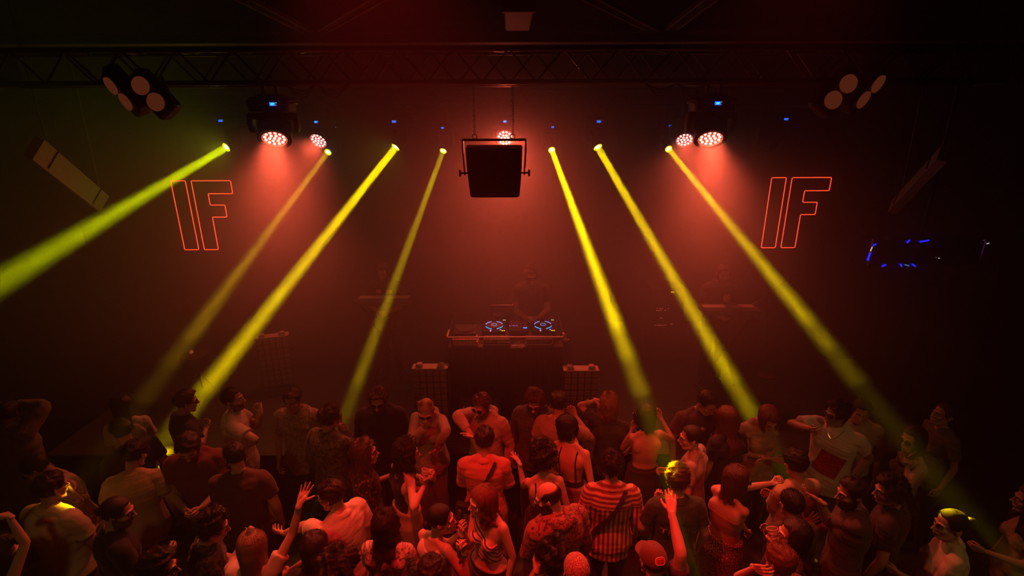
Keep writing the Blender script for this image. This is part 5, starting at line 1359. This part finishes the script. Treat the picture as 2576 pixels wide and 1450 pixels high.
def x_text(Fg, txt, cx, cz, h, mtl, back=True, name='print'):
    cu = bpy.data.curves.new('t', 'FONT'); cu.body = txt; cu.size = h; cu.align_x = 'CENTER'; cu.align_y = 'CENTER'; cu.space_character = 1.15; cu.offset = .0008
    o = bpy.data.objects.new('t', cu); COL.objects.link(o); dg = bpy.context.evaluated_depsgraph_get(); dg.update(); me = bpy.data.meshes.new_from_object(o.evaluated_get(dg)); bpy.data.objects.remove(o)
    fit = surffit(Fg, cx, cz, h * len(txt) * .8, h, back)
    for v in me.vertices:
        x = cx + v.co.x * (1 if back else -1); z = cz + v.co.y; v.co = Vector((x, fit(x, z), z))
    me.materials.clear(); link(name, me, mtl, Fg.top)
def x_patch(Fg, cx, cz, w, h, mtl, back=False, rot=0, name='chest_print'):
    fit = surffit(Fg, cx, cz, w * 1.2, h * 1.2, back); n = 10; V = []; Fc = []; c, s = math.cos(math.radians(rot)), math.sin(math.radians(rot))
    for j in range(n + 1):
        for i in range(n + 1):
            u, v = (i / n - .5) * w, (j / n - .5) * h; x, z = cx + u * c - v * s, cz + u * s + v * c; V.append((x, fit(x, z), z))
    for j in range(n):
        for i in range(n): a = j * (n + 1) + i; Fc.append((a, a + 1, a + n + 2, a + n + 1))
    mb = MB(); mb.add(np.array(V), Fc); mb.build(name, mtl, Fg.top, True)
def x_lines(Fg, segs, mtl, back, name='line_print', r=.0025):
    mb = MB()
    for sg in segs: mb.tube([surf(Fg, a, b, back, .002) for a, b in sg], r, 6)
    mb.build(name, mtl, Fg.top, True)
def x_earring(Fg, sg, r=.016):
    HT = Fg.HT; c = HT((sg * .082, -.012, -.036 - r)); MB().tube([c + Fg.Hm @ np.array((0, r * math.cos(a), r * math.sin(a))) for a in np.linspace(0, 2 * math.pi, 17)[:-1]], .0018, 6, closed=True, cap=False).build('earring', mat('gold', (.9, .6, .3), .2, 1), Fg.t, True)
def x_band(Fg, i, tt=.93, col=(.5, .35, .2), r=.004, nm='bracelet'):
    A = Fg.arm[i]; d = (A['H'] - A['E']); p = A['E'] + d * tt; M = frame_from(d); rad = .030 * Fg.k
    MB().tube([p + M[:, 0] * rad * math.cos(a) + M[:, 1] * rad * math.sin(a) for a in np.linspace(0, 2 * math.pi, 17)[:-1]], r, 6, closed=True, cap=False).build(nm, mat('band%d' % (hash(col) % 9999), col, .3, .5), Fg.t, True)
def x_clip(Fg):
    HT = Fg.HT; m = MB()
    for s in (-1, 1):
        for j in range(4): m.tube([HT((s * .004, -.06 + .025 * j, .127 - .004 * j)), HT((s * .030, -.062 + .025 * j, .122 - .004 * j)), HT((s * .046, -.064 + .025 * j, .104 - .004 * j))], .004, 6, sub=2)
    m.tube([HT((0, -.065, .130)), HT((0, .02, .128))], .006, 8); m.build('hair_claw', mat('claw_gloss', (.35, .25, .08), .08, .0, 1.0), Fg.t, True)
def x_chain(Fg, z=1.38, w=.07):
    k = Fg.k; pts = [Fg.shv(np.array([[w * math.cos(a), .03 + .10 * -math.sin(a) * 1.0, (z + .09 * abs(math.cos(a)) ** 1.5) * k]]))[0] for a in np.linspace(math.pi, 2 * math.pi, 13)]
    MB().tube(pts, .002, 6, sub=2).build('necklace', mat('gold', (.9, .6, .3), .2, 1), Fg.t, True)
EXTRA = dict(strap=x_strap, bag=x_bag, bandana=x_bandana, cap=x_cap, phones=x_phones, text=x_text, patch=x_patch, lines=x_lines, earring=x_earring, band=x_band, clip=x_clip, chain=x_chain)

# ------------------------------------------------------------------ things held in hands
def held(Fg, i, kind, label, group=None, upright=True):
    p = Fg.wgrip[i]; ax = np.array(Fg.waxis[i]); 
    if ax[2] < 0: ax = -ax
    if upright: ax = ax * .5 + np.array((0, 0, 1.0)); 
    ax /= np.linalg.norm(ax); M = frame_from(ax)
    if kind == 'bottle':
        o = thing('beer_bottle', label, 'bottle', tuple(p), 0, group)
        MB().lathe([(0, -.095), (.027, -.094), (.029, -.085), (.029, .02), (.026, .042), (.015, .066), (.0125, .085), (.0125, .108), (.0145, .110), (.0145, .118), (.010, .119)], 24, M).build('glass', mat('brown_glass', (.05, .018, .008), .06, 0, 1.0), o, True, 40)
        MB().lathe([(.0296, -.06), (.0298, -.058), (.0298, .0), (.0296, .002)], 24, M).build('bottle_label', mat('label_grey', (.35, .3, .25), .5), o, True)
    elif kind == 'cup':
        o = thing('plastic_cup', label, 'cup', tuple(p), 0, group); g = mat('clear_cup', (.7, .5, .45), .12, 0, .8); g.node_tree.nodes['Principled BSDF'].inputs['Alpha'].default_value = .38
        MB().lathe([(0, -.05), (.026, -.05), (.038, .055), (.0365, .055), (.025, -.047), (0, -.047)], 28, M).build('cup_wall', g, o, True, 40)
        MB().tube([M @ np.array((.038 * math.cos(a), .038 * math.sin(a), .055)) for a in np.linspace(0, 2 * math.pi, 25)[:-1]], .0022, 6, closed=True, cap=False).build('cup_rim', mat('cup_rim', (.85, .7, .6), .2), o, True)
        MB().lathe([(0, -.044), (.026, -.044), (.034, .02), (0, .02)], 24, M).build('drink', mat('drink', (.25, .06, .02), .1), o, True, 40)
    elif kind == 'cigarette':
        o = thing('cigarette', label, 'cigarette', tuple(p), 0, group); A = Fg.arm[i]; d = Fg.Rb @ (A['M'] @ np.array((-.8 if A['sg'] > 0 else .8, .5, .1))); b = Fg.Rb @ (A['M'] @ np.array((0, .045, .02)))
        MB().tube([b - d * .02, b + d * .035], .0038, 8).build('paper', mat('cig_paper', (.8, .75, .7), .6), o, True); MB().tube([b - d * .045, b - d * .02], .0039, 8).build('filter', mat('cig_filter', (.7, .35, .12), .6), o, True)
    elif kind == 'phone':
        o = thing('mobile_phone', label, 'phone', tuple(p), 0, group); MB().box((0, 0, .02), (.072, .009, .148), M, bev=.004).build('phone_body', mat('phone_glass', (.03, .02, .02), .08, 0, 1), o)
    return o

# ------------------------------------------------------------------ the crowd (pixel of the head centre, heading, look)
WHITE = (.78, .72, .62); CREAM = (.62, .52, .40); BLK = (.012, .011, .012); DK = (.030, .025, .025); GREY = (.10, .085, .08)
G = 'dancing crowd in front of the stage'
def pp(uv, face, label, **k):
    k.setdefault('group', G); return person(uv, face, label, **k)
JEANS = ('pants', (.10, .10, .13)); BLKP = ('pants', (.02, .02, .022))

# --- front row against the stage, left to right
pp((305, 1022), 60, 'person with long dark hair, pale shirt lit red on one shoulder, left front row', H=1.68, sex='f', body=30, top=('blouse', CREAM, dict(loose=.02)), hair=('long', 'dark', dict(len=.26)), arms=('front', 'front'))
pp((469, 1012), -50, 'person in dark clothes silhouetted inside the yellow beam, red-lit hand in front', H=1.76, body=-40, top=('shirt', DK), hair=('quiff', 'brown'), glasses='clear', arms=('down', ((518, 1082, -.10), (500, 1120), 'curl')))
pp((588, 1006), -85, 'man in white T-shirt in profile, fist raised, looking right', H=1.80, body=-65, nod=-8, top=('tee', CREAM, dict(loose=.02)), hair=('short', 'dark'), beard='stubble', arms=(((655, 1035, .12), (668, 1082), 'fist', (648, 1005, .12)), ((610, 1130, -.2), (640, 1110), 'curl')), bottom=BLKP)
pp((736, 1008), 180, 'man in open speckled short-sleeved shirt facing the camera', H=1.80, nod=8, top=('shirt', pattern('speckle', 'camo', (.40, .30, .22), (.16, .11, .08), 3.2), dict(open=1)), hair=('quiff', 'dark'), tone='tan', arms=('down', 'down'), bottom=BLKP)
camo_boy = pp((832, 1050), -38, 'man in leafy camouflage jacket with glasses seen from behind, hand at mouth', H=1.75, body=-25, top=('jacket', pattern('leafcamo', 'camo', (.16, .14, .07), (.05, .05, .03), 1.2), dict(collar=1)), hair=('curly', 'dark', dict(vol=.02)), glasses='clear', arms=('down', ((856, 1068, .22), (872, 1100), 'pinch')))
pp((951, 1008), 184, 'bearded man with glasses in a black sweater, looking down, before the stage', H=1.83, nod=16, build=1.08, top=('sweater', BLK), hair=('curly', 'brown', dict(vol=.018)), beard='full', glasses='sun', arms=('down', 'down'), bottom=BLKP)
pp((1072, 1034), 182, 'woman with two blond hair buns and sunglasses in a pale hoodie, hand to her mouth', H=1.67, sex='f', nod=26, top=('hoodie', (.42, .33, .25), dict(loose=.02)), hair=('buns', 'blond'), glasses='sun', tone='fair', arms=(((1100, 1128, -.12), (1120, 1095), 'curl'), ((1070, 1075, -.16), (1040, 1105), 'flat', (1076, 1058, -.14))), bottom=('pants', (.33, .26, .18), dict(wide=.02)))
pp((1211, 1022), 150, 'man with sunglasses in a pale hoodie gesturing to the left before the desk', H=1.79, nod=14, body=160, top=('shirt', (.48, .34, .26), dict(hood=1, sleeve=1.7)), hair=('short', 'brown', dict(vol=.018)), beard='stubble', glasses='sun', arms=('down', ((1186, 1095, -.30), (1180, 1070), 'open', (1168, 1112, -.3))))
pp((1345, 1012), 168, 'man with curly hair, moustache and sunglasses in a dark sweater, head bowed', H=1.76, nod=22, build=1.05, top=('sweater', (.09, .07, .07), dict(loose=.01)), hair=('curly', 'brown'), glasses='sun', beard='stubble', arms=('down', 'down'))
pp((1404, 1016), 10, 'man with short dark hair seen from behind, pale sleeve, beside the curly-haired man', H=1.80, nod=12, body=-30, top=('tee', (.40, .28, .2), dict(loose=.01)), hair=('short', 'dark', dict(vol=.018)), arms=('down', ((1448, 1050, .12), (1470, 1085), 'curl')))
pp((1532, 1020), -8, 'woman with wavy blond hair, dark T-shirt, one arm over her head', H=1.66, sex='f', tilt=-6, top=('tee', (.05, .06, .05), dict(loose=.015)), hair=('longcurly', 'light', dict(len=.17, vol=.028)), tone='fair', arms=(((1500, 1008, .02), (1458, 1022), 'flat', (1520, 1018, -.10)), 'hip'), extra=(('band', 0, .55, (.4, .5, .45), .010, 'wristband'),), bottom=BLKP)
clipw = pp((1626, 1046), 2, 'woman with shiny hair claw and bare back in the beam, dark skirt', H=1.70, sex='f', top=('strap', (.05, .05, .04), dict(back=1.06, straps=False)), hair=('long', 'dark', dict(len=.17, vol=.012)), extra=(('clip',),), tone='fair', arms=(((1592, 1076, .16), (1575, 1110), 'grip'), ((1662, 1052, .20), (1690, 1100), 'curl')), bottom=('skirt', (.05, .05, .04), dict(len=.8, hemw=.24)))
held(clipw, 0, 'bottle', 'dark beer bottle raised beside the woman with the hair claw')
pp((1778, 1016), 205, 'man in dark maroon T-shirt leaning toward the red-haired woman, right of the bare-backed woman', H=1.78, nod=22, body=190, lean=(-.04, .06), top=('tee', (.11, .05, .05)), hair=('short', 'dark', dict(vol=.016)), tone='mid', arms=('down', 'down'), bottom=BLKP)
pp((1826, 1052), 20, 'woman with straight reddish hair behind the man in the maroon T-shirt', H=1.74, sex='f', top=('tee', DK), hair=('long', 'auburn', dict(len=.36)), arms=('down', 'down'))
pp((1933, 1054), 185, 'woman in pale one-shoulder top, arms folded, head bowed', H=1.68, sex='f', nod=34, top=('blouse', (.44, .36, .22), dict(sleeve=.3)), hair=('bob', 'auburn', dict(len=.12)), tone='fair', arms=('fold', 'fold'), bottom=BLKP)
pp((2103, 1042), 98, 'man in white T-shirt with a red square print, elbow raised, sunglasses', H=1.83, body=135, nod=4, build=1.05, top=('tee', WHITE, dict(loose=.02)), hair=('curly', 'black', dict(vol=.024)), glasses='sun', tone='tan', beard=None,
   arms=(((2145, 1205, -.1), (2190, 1150), 'curl'), ((2040, 1080, -.15), (1972, 1068), 'curl', (2056, 1095, -.2))), bottom=JEANS, extra=(('patch', -.02, 1.20, .22, .24, pattern('redprint', 'camo', (.60, .02, .02), (.22, .01, .01), 3), False, 14, 'red_chest_print'), ('chain', 1.40, .075)))
pp((2166, 1036), 150, 'man in pale T-shirt with small dark chest print, behind the red-print T-shirt man', H=1.72, nod=10, top=('tee', (.42, .36, .26)), hair=('short', 'dark'), tone='mid', arms=('down', 'down'), extra=(('patch', 0, 1.28, .10, .008, cloth('darkprint', (.05, .04, .03)), False, 0, 'chest_print'), ('patch', 0, 1.25, .03, .03, cloth('darkprint', (.05, .04, .03)), False, 0, 'chest_print')))
pp((2372, 1044), 88, 'person with hair tied back in profile, dim, at the far right', H=1.72, sex='f', nod=-8, top=('tee', (.12, .09, .08)), hair=('bun', 'dark'), arms=('down', 'down'))
bott = pp((2294, 1106), 105, 'woman with dark sunglasses holding a bottle near her mouth, dim yellow light', H=1.68, sex='f', body=80, top=('tank', (.25, .22, .12)), hair=('long', 'dark', dict(len=.2)), glasses='sun', tone='fair', arms=(((2281, 1172, -.08), (2300, 1225), 'grip', (2284, 1152, -.08)), 'down'))
held(bott, 0, 'bottle', 'bottle with a bright neck held by the woman in dark sunglasses at the right')
pp((24, 1040), 10, 'large dim figure in a brown jacket at the left edge, elbow out', H=1.84, body=-15, build=1.25, top=('jacket', (.17, .11, .07), dict(loose=.04)), hair=('short', 'dark'), arms=('down', ((40, 1018, .1), (108, 1030), 'curl')))

# --- second row
pp((304, 1086), 70, 'person in dark clothes in profile beside the pale-shouldered woman, left', H=1.76, body=60, nod=8, top=('tee', DK), hair=('short', 'black'), arms=('down', 'down'))
pp((341, 1144), -5, 'man in tan T-shirt seen from behind with head tipped forward, left', H=1.74, nod=18, body=20, lean=(0, .03), top=('tee', (.48, .36, .21), dict(loose=.012)), hair=('short', 'black', dict(vol=.018)), arms=('down', 'down'))
pp((474, 1128), 200, 'man in dark red T-shirt looking down, wavy hair, left of the pair with backs turned', H=1.80, nod=28, body=195, build=1.12, top=('tee', (.16, .035, .03), dict(loose=.02)), hair=('wavy', 'dark', dict(vol=.024)), beard='stubble', arms=('front', 'front'))
pp((590, 1148), 48, 'stocky man with faded haircut and beard, dark maroon T-shirt, back to camera', H=1.78, body=10, build=1.14, nod=6, top=('tee', (.095, .035, .035), dict(loose=.02)), hair=('short', 'dark'), beard='full', arms=('front', 'down'))
pp((920, 1140), -78, 'woman with long wavy hair and glasses in a dark floral top, facing right', H=1.66, sex='f', body=-70, nod=-5, top=('tee', pattern('floral', 'floral', (.03, .02, .02), (.22, .12, .10), 1.1)), hair=('longcurly', 'brown', dict(len=.34)), glasses='clear', tone='fair', arms=(((985, 1195, .1), (930, 1205), 'curl'), 'down'), bottom=BLKP)
cupw = pp((1026, 1140), -75, 'woman with dark curly hair in black tank top holding a plastic cup with both hands', H=1.68, sex='f', body=-50, nod=4, top=('tank', (.015, .012, .012)), hair=('longcurly', 'black', dict(len=.22, vol=.035)), tone='fair', brow=True,
   arms=(((1092, 1205, .05), (1105, 1225), 'curl', (1085, 1180, -.06)), ((1070, 1215, -.18), (1050, 1272), 'grip', (1078, 1182, -.12))), bottom=('skirt', (.45, .30, .20), dict(len=.72, hemw=.19)), extra=(('band', 1, .9, (.6, .3, .2)),))
held(cupw, 1, 'cup', 'clear plastic cup held up by the curly-haired woman in the black tank top')
pp((1219, 1108), -3, 'man in red-lit shirt with a black strap across his back', H=1.75, nod=8, top=('shirt', (.60, .20, .15), dict(sleeve=.95, loose=.01)), hair=('short', 'dark', dict(vol=.020)), glasses='clear', arms=('front', 'front'), extra=(('strap', 1), ('bag', 1)), bottom=('pants', (.45, .22, .16), dict(wide=.03)))
pp((1366, 1152), 5, 'woman with short curly dark hair seen from behind, bare shoulders, one hand raised', H=1.64, sex='f', top=('strap', (.02, .018, .018), dict(back=1.14)), hair=('bigcurly', 'black'), tone='fair', arms=(((1306, 1165, .15), (1310, 1200), 'open', (1288, 1136, .15)), 'down'), bottom=BLKP)
pp((1424, 1078), 55, 'woman with long black hair and thin-strapped open back, face turned left and down', H=1.72, sex='f', body=-30, nod=22, top=('strap', (.02, .018, .018), dict(back=1.10)), hair=('long', 'black', dict(len=.13, vol=.02)), tone='fair', arms=('front', 'down'), bottom=('skirt', (.25, .16, .12), dict(len=.6)))
striped = pp((1537, 1172), 5, 'man in striped shirt with a black bag strap, glasses, back to the camera', H=1.76, body=-3, nod=4, top=('shirt', pattern('stripes', 'stripes', (.62, .38, .26), (.16, .035, .03), 1.0), dict(sleeve=1.02, loose=.02)), hair=('curly', 'black', dict(vol=.020)), glasses='clear_thin', arms=('down', 'down'), extra=(('strap', 1),), bottom=BLKP)
pp((1737, 1102), 82, 'woman in a white top with clear glasses and tied hair in profile, facing left', H=1.70, sex='f', body=55, top=('tee', (.55, .45, .40)), hair=('bun', 'dark', dict(at=(0, -.11, .075))), glasses='clear_thin', tone='fair', arms=('down', 'front'), bottom=BLKP)
leo = pp((1856, 1208), -85, 'woman in sunglasses, rose bandeau top and leopard skirt, reaching to the right', H=1.67, sex='f', body=-55, top=('tube', (.42, .18, .13), dict(topz=1.30)), hair=('long', 'brown', dict(len=.20, vol=.018)), glasses='sun', tone='fair', arms=(((1944, 1216, .12), (1900, 1222), 'fist'), ((1880, 1345, .1), (1820, 1330), 'curl')), bottom=('skirt', pattern('leopard', 'leopard', (.015, .01, .01), (.42, .26, .18), 1.5), dict(len=.55, hemw=.20)))
pp((2000, 1168), 8, 'person in pale shirt with dark hair and a raised fist, beneath the red-print T-shirt man', H=1.70, nod=10, body=15, top=('shirt', (.52, .40, .26), dict(loose=.02)), hair=('short', 'black', dict(vol=.02)), arms=(((1958, 1222, .0), (1950, 1260), 'fist', (1952, 1195, 0)), 'front'), bottom=BLKP)
pp((2140, 1242), 88, 'bearded man in profile at the right, red-lit nose, hand stretched forward', H=1.80, body=65, top=('shirt', (.09, .06, .055), dict(sleeve=1.2)), hair=('short', 'dark'), beard='full', arms=(((2062, 1262, .05), (2090, 1320), 'relaxed', (2030, 1245, .05)), 'front'))
pp((2236, 1236), 80, 'man with curly black hair just right of the bearded profile man, ear lit red', H=1.74, body=45, top=('tee', (.05, .03, .03)), hair=('curly', 'black', dict(vol=.030)), arms=('down', 'down'))
pp((92, 1180), 118, 'person in a pink-lit shirt bowing, sunglasses, hand with bracelet held out', H=1.70, nod=30, body=150, lean=(0, .08), top=('tee', (.62, .42, .34), dict(loose=.03)), hair=('short', 'black'), glasses='sun', tone='tan', arms=(((196, 1256, -.08), (160, 1240), 'curl', (222, 1270, -.1)), 'down'), extra=(('band', 0, .92, (.7, .5, .4), .004),))
techno = pp((1704, 1204), -12, 'man with yellow-green lit hair in a dark green T-shirt printed TECHNO on the back', H=1.75, body=2, top=('tee', (.035, .06, .03), dict(loose=.02)), hair=('curly', 'brown', dict(vol=.018)), tone='fair',
   arms=(((1650, 1262, .12), (1636, 1300), 'fist'), 'down'), extra=(('text', 'TECHNO', .03, 1.25, .082, cloth('print_grey', (.30, .27, .22))), ('band', 0, .9, (.8, .6, .4), .008, 'watch')))

# --- nearer rows
pp((131, 1228), -22, 'man seen from behind in a pale yellow-lit shirt, hair tops lit bright yellow', H=1.80, body=-8, top=('shirt', (.62, .54, .34), dict(loose=.02)), hair=('short', 'dark', dict(vol=.020)), tone='mid', arms=('front', 'front'))
pp((298, 1290), -72, 'man with tied-back hair and beard in a black printed T-shirt, facing right', H=1.78, body=-42, nod=10, top=('tee', BLK), hair=('bun', 'dark', dict(at=(0, -.118, .02), vol=.009)), beard='stubble', arms=('down', 'front'), extra=(('lines', [[(.10, 1.36), (.12, 1.30), (.13, 1.36), (.15, 1.30)], [(.11, 1.27), (.15, 1.24), (.14, 1.30)], [(.16, 1.33), (.17, 1.26), (.19, 1.30)]], cloth('print_blue', (.45, .5, .6)), False, 'line_print', .0018),))
pp((6, 1398), -60, 'person at the left edge with both arms lifted, bare elbow lit yellow', H=1.66, sex='f', body=-20, top=('tank', (.03, .03, .03)), hair=('longcurly', 'dark', dict(len=.2)), tone='fair', arms=(((-40, 1290, .1), (-60, 1340), 'relaxed'), ((22, 1300, .05), (98, 1322), 'curl', (-10, 1290, .05))), extra=(('earring', 1),))
pp((404, 1432), -75, 'person at the bottom edge with curly hair and red-lit forehead, glasses', H=1.70, body=-60, top=('tee', BLK), hair=('curly', 'dark'), glasses='clear', arms=('down', 'down'))
pp((537, 1326), -65, 'person with tousled dark hair bending toward the outstretched hand, dark printed top', H=1.70, body=-60, nod=16, top=('tee', pattern('darkfig', 'camo', (.02, .018, .018), (.10, .08, .07), 1)), hair=('curly', 'dark'), arms=('front', 'front'))
raised = pp((636, 1376), 8, 'woman with long straight hair and one arm raised high, back to the camera', H=1.68, sex='f', top=('tee', (.62, .48, .42), dict(sleeve=.42)), hair=('long', 'brown', dict(len=.40, tips='light', vol=.012)), tone='fair',
   arms=(((640, 1335, .25), (600, 1380), 'pinch', (596, 1318, .30)), ((765, 1240, .16), (738, 1340), 'open', (786, 1188, .16), (.1, -1, .1))), extra=(('earring', 1, .008),))
held(raised, 0, 'cigarette', 'cigarette in the fingers of the long-haired woman with the raised arm')
pp((832, 1248), 82, 'man with dark glasses in a white polo reaching out to the left', H=1.76, body=62, nod=8, top=('shirt', (.80, .72, .56), dict(loose=.02)), hair=('short', 'dark', dict(vol=.016)), glasses='clear', tone='fair', arms=(((700, 1342, .10), (768, 1320), 'relaxed', (664, 1330, .12)), 'down'), bottom=BLKP)
pp((792, 1376), 5, 'woman with dark hair in a small knot, seen from behind, bottom left of centre', H=1.60, sex='f', nod=4, top=('tee', BLK), hair=('long', 'dark', dict(len=.28)), arms=('front', ((728, 1436, .1), (740, 1450), 'curl')))
pp((852, 1436), -30, 'person with curly dark hair at the bottom edge, below the white polo', H=1.76, sex='f', top=('tee', BLK), hair=('bigcurly', 'dark'), arms=('down', 'down'))
pp((975, 1318), -28, 'woman with long dark wavy hair in a white blouse with dark brick print, from behind', H=1.66, sex='f', body=-5, nod=-6, top=('blouse', pattern('brickprint', 'bricks', (.80, .66, .56), (.04, .02, .02), 1.3)), hair=('longcurly', 'dark', dict(len=.24, vol=.016)), tone='fair', arms=('front', 'front'), bottom=BLKP)
smoke = pp((1110, 1308), -82, 'woman with sleek low bun in white tank top, bottle at her lips, cigarette in hand', H=1.68, sex='f', body=-42, nod=4, top=('tank', (.82, .62, .54)), hair=('bun', 'black', dict(at=(0, -.105, -.045), vol=.008)), tone='fair',
   arms=(((1160, 1338, .08), (1190, 1375), 'grip', (1152, 1312, .06)), ((1166, 1385, -.14), (1160, 1450), 'pinch', (1166, 1340, -.12))), extra=(('earring', 1, .018), ('band', 1, .85, (.02, .02, .02), .003)))
held(smoke, 0, 'bottle', 'dark bottle held near the lips of the woman in the white tank top'); held(smoke, 1, 'cigarette', 'cigarette between the fingers of the woman in the white tank top')
pp((1212, 1262), 112, 'woman with wavy reddish hair in a striped one-shoulder crop top and jeans', H=1.70, sex='f', body=140, nod=6, top=('crop', pattern('bands', 'bands', (.80, .55, .48), (.05, .015, .015), 1.0), dict(one=1, hem=1.08)), hair=('long', 'auburn', dict(len=.24, wave=.014, vol=.018)), tone='fair', arms=('down', ((1165, 1340, -.1), (1175, 1380), 'curl')), bottom=('pants', (.34, .24, .2), dict(belt=1, waist=1.0, wide=.01)))
pp((1378, 1252), 80, 'balding bearded man in profile in a hooded camouflage jacket', H=1.80, body=28, nod=16, build=1.08, top=('jacket', pattern('camojacket', 'camo', (.34, .13, .10), (.09, .04, .03), 1.3), dict(hood=1, inf=.004)), hair=('bald', 'dark'), beard='full', tone='fair', arms=('front', 'down'), bottom=BLKP)
bcurl = pp((1394, 1402), -2, 'person with curly dark hair at the bottom, glasses pushed up, holding a bottle', H=1.64, top=('tee', DK), hair=('bigcurly', 'black', dict(vol=.034)), glasses='sunup', arms=(((1350, 1432, .14), (1330, 1480), 'grip', (1352, 1400, .14)), 'down'))
held(bcurl, 0, 'bottle', 'beer bottle held up at the bottom edge beside the curly dark hair')
pp((1449, 1440), 8, 'person in a patterned red bandana at the bottom edge', H=1.78, top=('tee', (.2, .15, .12)), hair=('buzz', 'dark'), extra=(('bandana', pattern('bandana', 'leopard', (.65, .42, .32), (.16, .03, .03), 3.6)),))
pp((1086, 1442), 0, 'dark head at the bottom edge just below the white tank top', H=1.62, top=('tee', DK), hair=('short', 'dark', dict(vol=.018)))
capm = pp((1640, 1412), 14, 'person in a dark red cap with a badge, bare arm raised straight up', H=1.74, body=5, top=('tee', (.05, .03, .03)), hair=('buzz', 'dark'), tone='fair', arms=('down', ((1690, 1292, .16), (1712, 1400), 'flat', (1686, 1225, .16), (0, -.3, -1))), extra=(('cap',),))
drink = pp((1992, 1348), 78, 'woman with long straight dark hair drinking from a glass, facing left', H=1.68, sex='f', body=60, nod=-4, top=('tee', (.10, .05, .045)), hair=('long', 'dark', dict(len=.34)), tone='fair', arms=(((1938, 1368, -.05), (1950, 1420), 'grip', (1930, 1342, -.05)), 'down'))
held(drink, 0, 'cup', 'drinking glass tilted in the hand of the long-haired woman at the right')
pp((1962, 1416), 20, 'person with short reddish hair at the bottom, both bare arms lifted before the face', H=1.76, sex='f', body=40, nod=14, top=('tee', (.20, .06, .05)), hair=('short', 'auburn', dict(vol=.014)), tone='fair', arms=(((1900, 1430, -.05), (1818, 1412), 'curl', (1925, 1438, -.08)), 'front'))
pp((2388, 1322), 84, 'woman with a curly ponytail in a white blouse in profile, forehead lit yellow', H=1.70, sex='f', body=62, nod=2, top=('blouse', (.80, .70, .52), dict(collar=1, sleeve=1.0)), hair=('pony', 'dark', dict(len=.17)), tone='fair', arms=('front', 'down'), bottom=BLKP, extra=(('earring', -1, .012),))
pp((2592, 1260), 60, 'person in a pale top cut off by the right edge', H=1.68, sex='f', body=70, top=('tee', (.45, .35, .22)), hair=('long', 'dark'), arms=('front', 'down'))
pp((1990, 1270), 5, 'person in dark clothes in the gap between the raised fist and the drinking woman', H=1.60, top=('tee', (.06, .05, .03)), hair=('short', 'black'), arms=((( 2020, 1320, .1), (1995, 1340), 'open'), 'front'))

# --- on stage
S = dict(root_z=0.40, group='musicians on stage')
pp((1337, 694), 182, 'bearded DJ with dark sunglasses behind the desk, head bowed', H=1.80, nod=16, top=('tee', (.03, .022, .022)), hair=('curly', 'grey'), beard='full', glasses='sun', arms=('front', 'front'), extra=(('chain',),), **S)
pp((964, 686), 176, 'musician with a pale cap of hair and beard, white chest pockets, behind the left keyboard', H=1.76, nod=12, top=('shirt', (.05, .035, .035)), hair=('short', 'grey'), beard='stubble', glasses='clear', arms=('front', 'front'), extra=(('patch', -.075, 1.375, .085, .045, cloth('pocket', (.60, .42, .34)), False, 0, 'pocket_patch'), ('patch', .075, 1.375, .085, .045, cloth('pocket', (.60, .42, .34)), False, 0, 'pocket_patch')), **S)
pp((1819, 690), 182, 'musician in dark clothes with hands at the chest behind the right keyboard', H=1.76, nod=6, top=('shirt', (.05, .025, .03)), hair=('short', 'brown'), beard='stubble', tone='fair', arms=('chest', 'front'), **S)
